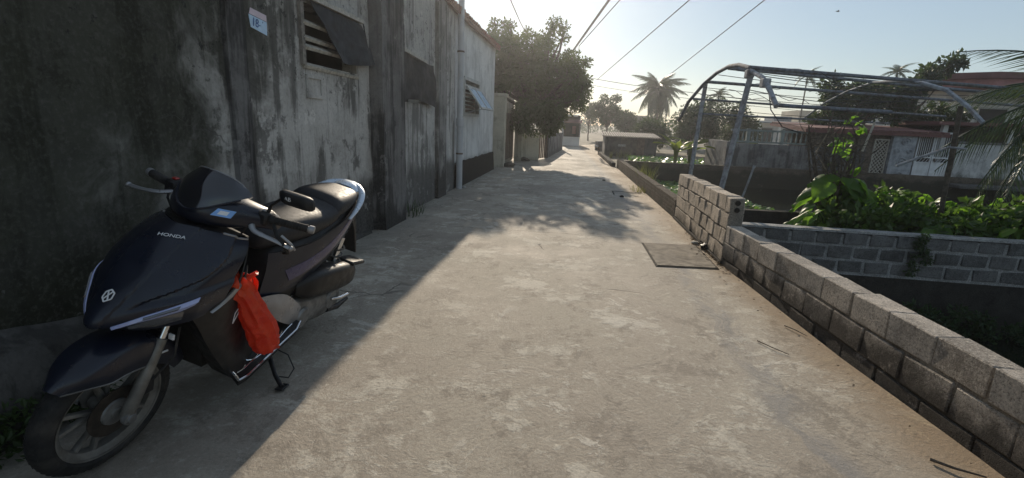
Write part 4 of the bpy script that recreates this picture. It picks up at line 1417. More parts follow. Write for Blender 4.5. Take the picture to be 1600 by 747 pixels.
def leaf_set(mat, k, **kw):
    out = []
    for i in range(k):
        me = broad_leaf(i * 3 + 1, **kw)
        me.materials.append(mat)
        me.polygons.foreach_set('use_smooth', [True] * len(me.polygons))
        out.append(me)
    return out


BIG = leaf_set(M['leaf_taro'], 4, asp=0.95)
LONG = leaf_set(M['leaf_taro'], 3, asp=0.55, droop=0.35)
BAN = leaf_set(M['leaf_banana'], 3, asp=0.30, droop=0.55, wavy=0.03)


def leafy_plant(name, label, base, stems, leaves, mat_stem, r, cat='plant', group=None, stem_r=0.010):
    """stems: (tip offset, leaf length, azimuth, pitch); every big leaf is a part of its own"""
    t = thing(name, base, label, cat, group)
    mb = MB()
    for tip, ln, azm, pit in stems:
        tip = Vector(tip)
        p0 = Vector((tip.x * 0.12, tip.y * 0.12, 0))
        mb.tube([p0, p0.lerp(tip, 0.5) + Vector((-tip.x * 0.1, -tip.y * 0.1, tip.z * 0.12)), tip], [stem_r, stem_r * 0.8, stem_r * 0.55], 5)
        o = link('leaf', leaves[r.randrange(len(leaves))], t)
        o.location = tip
        o.rotation_euler = (r.uniform(-.5, .5), pit, azm)
        o.scale = (ln, ln, ln)
    mb.build('stems', mat_stem, t, 60)
    return t


# castor-like plant with very big leaves at the left end of the bed
st = []
for i in range(30):
    a = r.uniform(0, 2 * math.pi)
    h = r.uniform(0.08, 0.78)
    q = r.uniform(0.10, 0.46) * (1.1 - 0.45 * h)
    st.append(((q * math.cos(a) , q * math.sin(a) * 0.8, h), r.uniform(0.22, 0.42), a + r.uniform(-.5, .5), r.uniform(0.15, 0.9)))
leafy_plant('broad_leaved_plant', "tallest clump of very large soft green leaves at the left end of the garden bed", (3.68, 7.25, 0.08), st, BIG, M['leaf_taro'], r)
st = []
for i in range(12):
    a = math.pi + r.uniform(-1.0, 0.9)
    st.append(((r.uniform(0.15, 0.4) * math.cos(a), r.uniform(-.2, .2), r.uniform(0.03, 0.35)), r.uniform(0.18, 0.27), a, r.uniform(0.3, 0.8)))
leafy_plant('broad_leaved_plant', "pale folded leaves drooping over the left corner of the garden bed", (3.42, 6.85, 0.08), st, LONG, M['leaf_taro'], r)
plots = [(4.35, 7.2, 0.36, "big leaved plant just right of the tallest leafy clump"), (4.85, 7.3, 0.42, "shadowed leafy plant below the lattice window"), (5.35, 7.3, 0.38, "leafy plant with one broad leaf below the carved pillar"),
         (5.8, 7.35, 0.40, "leafy plant in front of the white gate"), (6.25, 7.3, 0.42, "bushy plant near the garden palm's foot"), (4.6, 6.85, 0.24, "low leafy plant spilling along the cross wall, left part"), (5.5, 6.82, 0.22, "low leafy plant spilling along the cross wall, right part"), (6.7, 7.3, 0.45, "bushy plant at the garden's far right end"),
         (4.6, 7.35, 0.44, "leafy plant right behind the tallest clump"), (5.1, 6.95, 0.34, "leafy plant in the middle of the cross wall"), (5.65, 7.05, 0.38, "leafy plant right of the garden's middle"), (6.1, 6.85, 0.34, "leafy plant over the cross wall near the dark post")]
for i, (x, y, h, lab) in enumerate(plots):
    st = []
    for k in range(16):
        a = r.uniform(0, 2 * math.pi)
        q = r.uniform(0.05, 0.38)
        st.append(((q * math.cos(a), q * math.sin(a), h * r.uniform(0.45, 1.35)), r.uniform(0.13, 0.30) if k % 3 else r.uniform(0.28, 0.42), a + r.uniform(-.7, .7), r.uniform(0.0, 0.8)))
    leafy_plant('garden_plant', lab, (x, y, 0.06), st, BIG + LONG, M['leaf_taro'], r, group='leafy garden plants')
# the small stuff filling the bed
cl = [(Vector((r.uniform(3.35, 7.6), r.uniform(6.6, 7.4), r.uniform(0.08, 0.36))), r.uniform(0.10, 0.22)) for _ in range(120)]
cl += [(Vector((r.uniform(4.2, 9.5), r.uniform(6.9, 7.45), r.uniform(0.2, 0.5))), r.uniform(0.12, 0.24)) for _ in range(60)]
vs, fs = leaf_cloud(cl, 9500, 0.11, r, 0.0, 0.6)
raw(vs, fs, 'undergrowth', M['leaf_under'], kind='stuff', label="tangle of small green leaves covering the garden bed")
# climbing leaves and the bare shrub
t = thing('bare_shrub', (3.70, 7.42, 0.05), "tall mostly leafless grey shrub rising through the broad leaved plants", 'shrub')
mb = MB()
tips = []
for k in range(17):
    a = r.uniform(0, 2 * math.pi)
    tips.append(Vector((0.52 * math.cos(a) * r.uniform(0.2, 1.1) - 0.06, 0.4 * math.sin(a), r.uniform(0.95, 1.75))))
limbs(Vector((0, 0, 0)), tips[:9], 0.030, r, mb, 0.12, 6)
limbs(Vector((0.02, 0, 0.4)), tips[9:], 0.022, r, mb, 0.18, 6)
for tp in tips:
    for _ in range(6):
        q = tp * r.uniform(0.55, 0.98)
        limbs(q, [q + Vector((r.uniform(-.3, .3), r.uniform(-.2, .2), r.uniform(-0.1, .35)))], 0.008, r, mb, 0.25, 4)
mb.build('stems', M['bark'], t, 60)
limbs(Vector((-0.02, -0.1, 0.55)), [Vector((-0.44, -0.2, 1.06))], 0.022, r, None, 0.05).tube([(-0.44, -0.2, 1.06), (-0.30, -0.16, 1.38)], [0.010, 0.006], 5).build('pale_branch', M['twig'], t, 60)
for k in range(36):
    h = r.uniform(0.4, 1.6)
    o = link('leaf', BIG[r.randrange(4)], t)
    o.location = (0.04 + r.uniform(-.16, .16) - 0.06 * h, r.uniform(-.25, .1), h)
    a = r.uniform(0, 6.28)
    o.rotation_euler = (r.uniform(-.6, .6), r.uniform(0, 0.9), a)
    s = r.uniform(0.06, 0.155)
    o.scale = (s, s, s)
# bananas
for i, (x, y, h, n, lab) in enumerate(((3.6, 18.6, 0.75, 8, "bright banana plant with split leaves right of the shack"), (4.3, 19.5, 0.85, 7, "second banana plant beside the frame's far post"), (5.3, 18.4, 0.75, 8, "yellow-green banana plant at the left end of the grey yard wall"))):
    st = []
    for k in range(n):
        a = k * 2.4 + r.uniform(-.3, .3)
        st.append(((0.08 * math.cos(a), 0.08 * math.sin(a), h * r.uniform(0.7, 1.0)), r.uniform(0.55, 0.8), a, r.uniform(-1.1, -0.4)))
    leafy_plant('banana_plant', lab, (x, y, 0), st, BAN, M['leaf_banana'], r, 'banana plant', None, 0.04)

# floating water plants
def hyacinth(areas, n, name, label, z, size, dens_seed):
    vs, fs = [], []
    for (x0, x1, y0, y1) in areas:
        k = int(n * (x1 - x0) * (y1 - y0))
        for _ in range(k):
            x, y = r.uniform(x0, x1), r.uniform(y0, y1)
            if y < 16.6 and x > 4.2 + (14.5 - y) * 0.08 + 0.25 * mnoise.noise(Vector((y, 0, 0))):
                continue
            if mnoise.noise(Vector((x * 0.9, y * 0.5, dens_seed))) < -0.42:
                continue
            s = size * r.uniform(0.6, 1.3)
            a = r.uniform(0, 6.28)
            tl = r.uniform(-0.2, 0.75)
            d = Vector((math.cos(a) * math.cos(tl), math.sin(a) * math.cos(tl), math.sin(tl)))
            sd = Vector((-math.sin(a), math.cos(a), r.uniform(-.3, .3)))
            p = Vector((x, y, z + r.uniform(0, 0.09)))
            b = len(vs)
            for q in range(6):
                w = q * math.pi / 3
                vs.append(p + d * s * math.cos(w) * 0.55 + sd * s * math.sin(w) * 0.5)
            fs.append(tuple(b + q for q in range(6)))
    raw(vs, fs, name, M['leaf_hya'], kind='stuff', label=label)


hyacinth([(1.85, 4.75, 8.0, 16.5)], 240, 'water_hyacinth', "patch of glossy green water plants floating on the pond by the lane wall", -0.40, 0.085, 1.0)
hyacinth([(2.2, 5.6, 17.6, 23.0)], 95, 'water_plants', "pale green water plants behind the dark pond wall", 0.02, 0.13, 4.0)


# grass tufts and weeds
def tuft(name, label, base, n, h, spread, mat, r, group=None, cat='weed'):
    vs, fs = [], []
    for _ in range(n):
        a = r.uniform(0, 6.28)
        p = Vector((r.uniform(-1, 1) * spread * 0.5, r.uniform(-1, 1) * spread, 0))
        d = Vector((math.cos(a), math.sin(a), 0))
        hh = h * r.uniform(0.5, 1.2)
        w = Vector((-d.y, d.x, 0)) * 0.006 * (1 + h)
        k = r.uniform(0.2, 0.7) * hh
        b = len(vs)
        vs += [p - w, p + w, p + d * k * 0.35 + Vector((0, 0, hh * 0.6)) + w * 0.7, p + d * k * 0.35 + Vector((0, 0, hh * 0.6)) - w * 0.7, p + d * k + Vector((0, 0, hh))]
        fs += [(b, b + 1, b + 2, b + 3), (b + 3, b + 2, b + 4)]
    return raw([tuple(v) for v in vs], fs, name, mat, None, label=label, cat=cat, group=group), base


def put(o_base):
    o, base = o_base
    o.location = base
    return o


put(tuft('grass_tuft', "dry grass tuft growing behind the brick wall near its middle", (1.72, 12.2, -0.05), 70, 0.55, 0.45, M['grass'], r))
put(tuft('grass_tuft', "small grass tuft on the lane against the brick wall", (1.36, 10.6, 0.0), 45, 0.14, 0.30, M['grass'], r))
o_, b_ = tuft('roadside_weeds', "weeds along the shack's front by the bend", (1.9, 22.6, -0.05), 60, 0.4, 0.9, M['grass'], r, None, None)
o_.location = b_
o_['kind'] = 'stuff'
put(tuft('weed', "sparse weed at the foot of the second dark pilaster", (-2.27, 6.5, 0.0), 26, 0.22, 0.30, M['weed'], r))
vs, fs = leaf_cloud([(Vector((-2.14 + r.uniform(-.1, .07), 1.55 + r.uniform(-.35, .16), r.uniform(0.03, 0.17))), r.uniform(0.05, 0.1)) for _ in range(22)], 1800, 0.035, r, 0.1, 0.5)
raw(vs, fs, 'weed', M['weed'], None, label="dark green weeds at the wall's foot beside the front wheel", cat='weed')
t = thing('dry_stalks', (-2.12, 1.82, 0.16), "bent dry stalks lying on the plinth behind the front wheel", 'twigs')
MB().tube([(0, -0.14, -0.03), (0.0, 0, 0.05), (0.03, 0.08, 0.03), (0.05, 0.12, -0.02)], 0.004, 5).build('stalk', M['twig'], t)
MB().tube([(0, 0, 0.05), (0.01, 0.09, 0.10)], 0.004, 5).build('stalk', M['twig'], t)

# ------------------------------------------------------------------ broken greenhouse frame
gh = thing('greenhouse_frame', (2.0, 6.6, 0.15), "bare broken steel greenhouse frame with an arched end leaning over the pond", 'greenhouse frame')
gi = Matrix.Translation((-2.0, -6.6, -0.15))
G = lambda *p: gi @ Vector(p)
def post(a, b, w, mat=M['steel']):
    MB().tube([G(*a), G(*b)], w, 4, flat=(1.0, 1.0)).build('post', mat, gh)
post((1.86, 6.62, 0.12), (2.07, 6.60, 2.10), 0.036)
post((2.02, 9.0, 0.1), (2.10, 9.0, 2.16), 0.036)
arch = [(1.86, 9.7, 1.50), (1.93, 9.4, 1.83), (2.07, 9.0, 2.12), (2.11, 8.4, 2.24), (2.09, 7.7, 2.26), (2.05, 7.1, 2.21), (2.04, 6.6, 2.12)]
MB().tube([G(*p) for p in arch], 0.028, 8).build('arch', M['pipe_dark'], gh, 50)
MB().tube([G(2.05, 6.62, 2.09), G(2.07, 6.2, 1.97), G(2.08, 5.95, 1.82), G(2.09, 5.7, 1.63)], 0.028, 8).build('arch_stub', M['steel'], gh, 50)
for p in ((2.05, 6.62, 2.05), (2.075, 6.1, 1.90)):
    MB().chamfer(-0.045, 0.045, -0.06, 0.06, -0.05, 0.05, 0.01, m=Matrix.Translation(G(*p))).build('clamp', M['steel'], gh)
D_ = Vector((0.93, 0.37, 0.0))
def purlin(a, L, rad, sag=0.0, name='purlin', mat=None, dz=0.0):
    a = Vector(a)
    pts = [G(*(a + D_ * (L * i / 10) + Vector((0, 0, dz * i / 10 - sag * math.sin(math.pi * i / 10))))) for i in range(11)]
    MB().tube(pts, rad, 7).build(name, mat or M['pipe_dark'], gh, 50)
purlin((2.05, 6.66, 2.13), 10.0, 0.026)
purlin((2.10, 7.75, 2.24), 10.0, 0.026, dz=-0.12)
purlin((2.08, 8.85, 2.14), 9.5, 0.026, dz=-0.05)
purlin((2.09, 5.72, 1.64), 1.6, 0.022)
purlin((1.98, 9.25, 1.88), 6.0, 0.020, dz=-0.05)
purlin((2.10, 9.0, 1.62), 4.2, 0.018)
for i, (y, z, L) in enumerate(((6.3, 2.0, 3.2), (7.2, 2.15, 5.0), (8.1, 2.18, 6.0), (9.1, 1.95, 5.0), (9.3, 1.75, 5.0), (6.6, 1.86, 2.6), (8.9, 2.05, 5.0), (9.4, 1.6, 4.4))):
    purlin((2.06, y, z), L, 0.005, 0.05 + 0.02 * (i % 3), 'wire_line', M['wire'])
rr = random.Random(3)
for i in range(9):
    a = Vector((2.1 + rr.uniform(0, 2.5), 6.5 + rr.uniform(0, 2.2), rr.uniform(1.75, 2.1)))
    pts = [G(*(a + Vector((0.12 * k, 0.06 * k, 0.03 * math.sin(k * 1.7 + i) - 0.01 * k)))) for k in range(7)]
    MB().tube(pts, 0.004, 4).build('loose_wire', M['wire'], gh)
MB().tube([G(2.08, 6.0, 1.85), G(2.13, 5.95, 1.6), G(2.3, 6.0, 1.42), G(2.55, 6.1, 1.36)], 0.006, 5).build('loose_wire', M['wire'], gh)
# second, sagging arch farther right
arch2 = [(4.41, 10.5, 1.66), (4.52, 10.0, 1.94), (4.56, 9.4, 2.10), (4.52, 8.6, 2.18), (4.51, 8.0, 2.15), (4.55, 7.5, 2.09), (4.62, 7.1, 1.97), (4.69, 6.8, 1.77), (4.77, 6.6, 1.57)]
MB().tube([G(*p) for p in arch2[:6]], 0.020, 8).build('arch', M['steel'], gh, 50)
MB().tube([G(*p) for p in arch2[5:]], 0.028, 6).build('arch_stub', M['steel'], gh, 50)
post((4.93, 7.1, 0.1), (4.83, 7.1, 1.78), 0.036, M['bark'])
MB().tube([G(4.80, 7.12, 1.25), G(4.35, 7.3, 0.98)], 0.018, 6).build('strut', M['steel'], gh)
MB().tube([G(4.8, 7.11, 1.26), G(4.95, 7.0, 1.25)], 0.014, 6).build('strut', M['steel'], gh)
MB().tube([G(4.02, 7.4, 1.55), G(3.95, 7.42, 1.15)], 0.016, 6).build('strut', M['woodpale'], gh)

t = thing('iron_rod', (2.72, 8.5, -0.45), "thin iron rod standing slanted in the pond", 'rod')
MB().tube([(-0.12, 0, -0.3), (0.2, 0, 1.22)], 0.018, 8).build('shaft', M['steel'], t)
MB().tube([(0.2, 0, 1.22), (0.21, 0, 1.26)], 0.026, 8).build('collar', M['steel'], t)

# ------------------------------------------------------------------ cables and a bird


def cable(label, pts, rad, sag=0.0):
    P = [Vector(p) for p in pts]
    a, b = P[0], P[-1]
    base = a
    out = []
    for p, q in zip(P, P[1:]):
        for i in range(8):
            s = i / 8
            out.append(p.lerp(q, s) - Vector((0, 0, sag * 4 * s * (1 - s))))
    out.append(P[-1])
    o = MB().tube([p - base for p in out], rad, 5).build('power_cable', M['wire'], None, label=label, cat='cable')
    o.location = base
    return o


cable("thickest overhead cable running from the street tree up over the lane", [(-0.95, 36.0, 6.2), (-0.8, 32.0, 5.67), (0.95, 24.5, 6.99), (1.95, 19.5, 7.5), (4.5, 8.0, 8.6)], 0.060)
cable("thin cable close beside the thickest overhead cable", [(-0.4, 36.0, 6.4), (-0.35, 32.0, 6.1), (1.43, 24.4, 6.97), (2.6, 19.5, 7.5), (5.5, 8.0, 8.4)], 0.024)
cable("long thin cable slanting from the lane's end up to the middle of the sky", [(1.30, 46.0, 5.35), (4.18, 22.56, 6.59), (5.5, -6.0, 9.6)], 0.024)
cable("long thin cable slanting up from behind the coconut palm", [(7.99, 48.88, 6.18), (8.74, 27.6, 7.79), (9.2, -6.0, 10.5)], 0.027)
cable("short cable dropping into the top of the street tree", [(-4.2, 36.0, 7.5), (-4.1, 32.0, 7.42), (-3.85, 25.9, 7.28), (-3.7, 19.7, 7.4), (-3.9, 9.0, 7.6)], 0.030)
cable("upper of the level cables crossing behind the coconut palm", [(-1.5, 42.4, 5.5), (8.0, 43.3, 4.43), (24.0, 45.0, 3.4)], 0.022, 0.12)
cable("lower of the level cables crossing behind the coconut palm", [(-1.5, 44.4, 5.1), (8.42, 45.3, 4.04), (24.0, 46.0, 3.1)], 0.018, 0.12)
t = thing('bird', (12.91, 29.11, 7.63), "tiny dark bird flying in the clear sky above the steel frame", 'bird')
ringb = lambda x, a, b: [(x, a * math.cos(k * math.pi / 3), b * math.sin(k * math.pi / 3)) for k in range(6)]
MB().loft([ringb(-0.09, 0.006, 0.004), ringb(-0.05, 0.022, 0.02), ringb(0.0, 0.03, 0.028), ringb(0.05, 0.022, 0.022), ringb(0.075, 0.018, 0.018), ringb(0.105, 0.003, 0.003)]).add([(-0.08, 0, 0), (-0.15, 0.025, 0), (-0.15, -0.025, 0)], [(0, 1, 2)]).build('body', M['wire'], t, 60)
for s in (1, -1):
    MB().add([(0.04, s * 0.02, 0.01), (0.03, s * 0.10, 0.05), (-0.02, s * 0.19, 0.03), (-0.03, s * 0.09, 0.04), (-0.03, s * 0.02, 0.01), (0.0, s * 0.06, 0.045)], [(0, 1, 5), (1, 2, 5), (2, 3, 5), (3, 4, 5), (4, 0, 5)]).build('wing', M['wire'], t)

# ------------------------------------------------------------------ litter on the lane
r = random.Random(77)
vs, fs = [], []
def flat_leaf(x, y, s):
    a = r.uniform(0, 6.28)
    b = len(vs)
    d = Vector((math.cos(a), math.sin(a), 0)) * s
    n_ = Vector((-d.y, d.x, 0)) * 0.35
    p = Vector((x, y, 0.014))
    vs.extend([tuple(p - d), tuple(p + n_ + Vector((0, 0, s * 0.4))), tuple(p + d + Vector((0, 0, s * 0.3 * r.random()))), tuple(p - n_)])
    fs.append((b, b + 1, b + 2, b + 3))
for _ in range(230):
    y = r.gauss(5.55, 0.45)
    flat_leaf(min(lane_r(y) - 0.03, 1.60 - abs(r.gauss(0, 0.09))), y, r.uniform(0.008, 0.024))
for _ in range(130):
    y = r.uniform(1.5, 16)
    flat_leaf(lane_r(y) - 0.03 - abs(r.gauss(0, 0.12)), y, r.uniform(0.005, 0.014))
for _ in range(120):
    y = r.uniform(1.2, 22)
    flat_leaf(r.uniform(-1.9, lane_r(y) - 0.2), y, r.uniform(0.003, 0.008))
for _ in range(160):
    y = r.uniform(1.4, 14)
    flat_leaf(-2.36 + abs(r.gauss(0, 0.14)), y, r.uniform(0.006, 0.018))
raw(vs, fs, 'leaf_litter', M['deadleaf'], kind='stuff', label="dead leaves and crumbs scattered along the lane's edges")


def lump(name, label, x, y, s, mat, seed, cat, squash=0.5, n=7):
    mb = MB()
    rings = []
    for i in range(n):
        ph = math.pi * (i + 0.5) / n
        ring = []
        for k in range(9):
            th = 2 * math.pi * k / 9
            d = Vector((math.sin(ph) * math.cos(th), math.sin(ph) * math.sin(th), math.cos(ph)))
            q = 1 + 0.45 * mnoise.noise(d * 2.2 + Vector((seed * 3.1, seed, 0)))
            ring.append((d.x * s * q, d.y * s * q * 0.8, (d.z * q * squash + squash * 0.7) * s))
        rings.append(ring)
    o = mb.loft(rings).build(name, mat, None, 40, label=label, cat=cat)
    o.location = (x, y, 0.0)
    return o


lump('dirt_clod', "dark lump of dirt lying out on the shaded part of the lane", 0.72, 12.4, 0.045, M['gap'], 1, 'clod', 0.4)
lump('dirt_clod', "dark clod by the joint in the lane near the brick wall", 0.93, 9.6, 0.045, M['gap'], 2, 'clod', 0.5)
lump('stone', "pale flat stone at the foot of the tall block wall", 1.50, 5.92, 0.05, M['stone'], 3, 'stone', 0.4)
lump('plastic_scrap', "crumpled black plastic scrap against the tall block wall", 1.55, 5.66, 0.055, M['blackp'], 4, 'scrap', 0.8)
lump('rubble_heap', "small heap of dark rubble at the first cream gate pillar", -2.05, 14.75, 0.22, M['bark'], 5, 'rubble', 0.35)
lump('rubble_heap', "small heap of dark rubble at the foot of the low cream wall", -1.9, 17.4, 0.24, M['bark'], 6, 'rubble', 0.3)
lump('stone', "small stone near the foot of the drain pipe", -2.24, 9.55, 0.05, M['stone'], 7, 'stone', 0.5)
def twig(label, pts, rad=0.004):
    b = Vector(pts[0])
    o = MB().tube([Vector(p) - b for p in pts], [rad, rad * 0.8, rad * 0.5][:len(pts)] if len(pts) <= 3 else rad, 5).build('twig', M['bark'], None, label=label, cat='twig')
    o.location = b
twig("dark twig lying on the lane beside the near block wall's middle", [(1.27, 3.13, 0.010), (1.33, 3.03, 0.014), (1.40, 2.96, 0.010)])
twig("dark stick lying at the near end of the block wall", [(1.60, 2.02, 0.012), (1.66, 1.97, 0.016), (1.76, 1.94, 0.012)], 0.007)
twig("thin pale straw on the lane against the block wall", [(1.56, 3.44, 0.012), (1.60, 3.36, 0.018), (1.645, 3.28, 0.012)], 0.004)
t = thing('road_joint', (0, 0, 0), "short dark joint line crossing the lane's edge by the brick wall", 'road joint')
pts = [(0.78 + 0.055 * k, 10.35 + 0.04 * mnoise.noise(Vector((k * 0.7, 0, 0))), 0.013) for k in range(12)]
MB().grid([[(x, y - 0.03, z) for x, y, z in pts], [(x, y + 0.03, z) for x, y, z in pts]]).build('crack', M['gap'], t)
pts = [(0.80 + 0.03 * mnoise.noise(Vector((k * 0.7, 5, 0))), 10.35 - 0.05 * k, 0.013) for k in range(12)]
MB().grid([[(x - 0.012, y, z) for x, y, z in pts], [(x + 0.012, y, z) for x, y, z in pts]]).build('crack', M['gap'], t)

# dark weed trailing down the cross wall, and growth at the ditch's edge
r = random.Random(12)
vs, fs = leaf_cloud([(Vector((4.22 + r.uniform(-.09, .09), 6.255 - r.uniform(0, .03), 0.20 - 0.055 * k)), r.uniform(0.03, 0.07)) for k in range(9)], 700, 0.035, r, 0.6, 0.5)
raw(vs, fs, 'trailing_weed', M['weed'], None, label="dark weed trailing down the face of the grey cross wall", cat='weed')
for i, (x, lab) in enumerate(((3.0, "dark weeds growing from the ditch below the cross wall's left half"), (4.9, "dark weeds growing from the ditch below the cross wall's right half"))):
    vs, fs = leaf_cloud([(Vector((x + r.uniform(-.7, .7), 6.15 - r.uniform(0, .18), -0.95 + r.uniform(0, .28))), r.uniform(0.05, 0.13)) for k in range(26)], 2200, 0.06, r, 0.1, 0.4)
    raw(vs, fs, 'ditch_weeds', M['weed'], kind='stuff', label=lab)

# ------------------------------------------------------------------ the scooter
# local frame: x forwards, y to the rider's left, z up; origin where the rear tyre touches the lane
HD, LEAN = R(-91.5), R(15.5)
F_ = Vector((math.cos(HD), math.sin(HD), 0))
L_ = Vector((-math.sin(HD), math.cos(HD), 0))
Zw = Vector((0, 0, 1))
LF = L_ * math.cos(LEAN) - Zw * math.sin(LEAN)
UP = L_ * math.sin(LEAN) + Zw * math.cos(LEAN)
BO = Vector((-1.715, 2.64, 0.012))
BM = Matrix(((F_.x, LF.x, UP.x, BO.x), (F_.y, LF.y, UP.y, BO.y), (F_.z, LF.z, UP.z, BO.z), (0, 0, 0, 1)))
bike = thing('motor_scooter', (0, 0, 0), "black and navy motor scooter leaning on its side stand by the stained wall", 'scooter')
bike.matrix_world = BM


def part(mb, name, mat, parent=None, smooth=40, **kw):
    return mb.build(name, M[mat], parent or bike, smooth, **kw)


def crom(p, t):
    """Catmull-Rom through a list of vectors, t in 0..len-1"""
    n = len(p) - 1
    i = min(n - 1, max(0, int(t)))
    s = t - i
    p0 = p[i - 1] if i > 0 else p[0] * 2 - p[1]
    p1, p2 = p[i], p[i + 1]
    p3 = p[i + 2] if i + 2 <= n else p[n] * 2 - p[n - 1]
    return 0.5 * ((2 * p1) + (p2 - p0) * s + (2 * p0 - 5 * p1 + 4 * p2 - p3) * s * s + (3 * p1 - p0 - 3 * p2 + p3) * s ** 3)


class Surf:
    def __init__(self, grid, disp=None):
        self.g = [[Vector(p) for p in r] for r in grid]
        self.disp = disp

    def base(self, u, v):
        return crom([crom(r, v) for r in self.g], u)

    def at(self, u, v):
        if self.disp is None:
            return self.base(u, v)
        return self.base(u, v) + self.nrm(u, v, self.base) * self.disp(u, v)

    def nrm(self, u, v, fn=None):
        e = 0.02
        fn = fn or self.base
        a = fn(u + e, v) - fn(u - e, v)
        b = fn(u, v + e) - fn(u, v - e)
        return a.cross(b).normalized()

    def mesh(self, mb, k=5, th=0.006, sign=1, out=None):
        if out is not None:
            um, vm = (len(self.g) - 1) / 2, (len(self.g[0]) - 1) / 2
            sign = 1 if self.nrm(um, vm).dot(Vector(out)) > 0 else -1
        nu, nv = (len(self.g) - 1) * k, (len(self.g[0]) - 1) * k
        o = [[self.at(i / k, j / k) for j in range(nv + 1)] for i in range(nu + 1)]
        i_ = [[self.at(i / k, j / k) - self.nrm(min(max(i / k, .03), nu / k - .03), min(max(j / k, .03), nv / k - .03)) * th * sign for j in range(nv + 1)] for i in range(nu + 1)]
        rim = lambda g: g[0][:] + [g[i][nv] for i in range(1, nu + 1)] + g[nu][nv - 1::-1] + [g[i][0] for i in range(nu - 1, 0, -1)]
        mb.grid(o)
        mb.grid(i_)
        mb.grid([rim(o), rim(i_)], closed=True)
        return mb


def mirror_rows(rows):
    """rows given from the centre line (y = 0) to the left edge"""
    return [[(x, -y, z) for x, y, z in r[:0:-1]] + list(r) for r in rows]


def ring_xz(y, pts):
    return [Vector((x, y, z)) for x, z in pts]


def section(x, zt, zb, hw, n=16, p=2.6, cy=0.0):
    zc, hh = (zt + zb) / 2, (zt - zb) / 2
    out = []
    for k in range(n):
        w = 2 * math.pi * k / n
        c, s = math.cos(w), math.sin(w)
        out.append(Vector((x, cy + hw * math.copysign(abs(c) ** (2 / p), c), zc + hh * math.copysign(abs(s) ** (2 / p), s))))
    return out


def smooth_loft(secs, k=4):
    n = len(secs[0])
    out = []
    for i in range((len(secs) - 1) * k + 1):
        out.append([crom([s[j] for s in secs], i / k) for j in range(n)])
    return out


# ---- wheels
def wheel(name, c, yaw, R_, tw, label):
    c = Vector(c)
    rot = Matrix.Translation(c) @ Matrix.Rotation(yaw, 4, 'Z')
    ax = Vector((0, 1, 0))
    prof = []
    for k in range(15):
        w = math.pi * (k / 14) - math.pi / 2
        prof.append((R_ - 0.045 + 0.045 * math.cos(w) ** 0.8 if abs(math.cos(w)) > 1e-6 else R_ - 0.045, tw * math.sin(w)))
    prof = [(R_ - 0.062, -tw * 0.72)] + prof + [(R_ - 0.062, tw * 0.72)]
    t = MB().lathe(prof, (0, 0, 0), ax, 56, True)
    # tread blocks standing proud of the carcass
    for k in range(56):
        w = 2 * math.pi * k / 56
        for sgn in (1, -1):
            m = Matrix.Rotation(w, 4, 'Y') @ Matrix.Translation((0, sgn * tw * 0.42, R_ - 0.0040)) @ Matrix.Rotation(-sgn * 0.42, 4, 'X') @ Matrix.Rotation(sgn * 0.6, 4, 'Z')
            t.box(-0.006, 0.006, -tw * 0.26, tw * 0.26, -0.004, 0.0010, m)
    tyre = part(t, name, 'rubber', None, 35)
    tyre.matrix_local = rot
    ri = MB().lathe([(R_ - 0.062, -0.034), (R_ - 0.056, -0.036), (R_ - 0.066, -0.028), (R_ - 0.082, -0.016), (R_ - 0.085, 0.0), (R_ - 0.082, 0.016), (R_ - 0.066, 0.028), (R_ - 0.056, 0.036), (R_ - 0.062, 0.034), (R_ - 0.07, 0.0)], (0, 0, 0), ax, 56, True)
    rim = part(ri, 'rim', 'alloy', tyre, 35)
    for k in range(5):
        for s in (-1, 1):
            w = 2 * math.pi * k / 5 + 0.2
            a = Vector((math.sin(w) * 0.035, 0.0, math.cos(w) * 0.035))
            w2 = w + s * 0.20
            b = Vector((math.sin(w2) * (R_ - 0.08), 0.004 * s, math.cos(w2) * (R_ - 0.08)))
            part(MB().tube([a, a.lerp(b, 0.5), b], [0.014, 0.011, 0.012], 7, flat=(1.0, 1.1)), 'spoke', 'alloy', tyre, 50)
    part(MB().lathe([(0.0, -0.06), (0.022, -0.06), (0.022, -0.03), (0.042, -0.025), (0.042, 0.025), (0.022, 0.03), (0.022, 0.06), (0.0, 0.06)], (0, 0, 0), ax, 20), 'hub', 'alloy', tyre, 40)
    return tyre


fw = wheel('front_wheel', (1.255, 0, 0.25), R(-3.5), 0.25, 0.042, '')
part(MB().lathe([(0.045, 0.038), (0.098, 0.038), (0.098, 0.043), (0.045, 0.043)], (0, 0, 0), (0, 1, 0), 40, True), 'brake_disc', 'disc', fw, 30)
part(MB().lathe([(0.0, 0.052), (0.05, 0.05), (0.055, 0.036), (0.02, 0.036)], (0, 0, 0), (0, 1, 0), 20), 'disc_carrier', 'engine', fw, 40)
rw = wheel('rear_wheel', (0.0, 0, 0.258), 0.0, 0.258, 0.048, '')
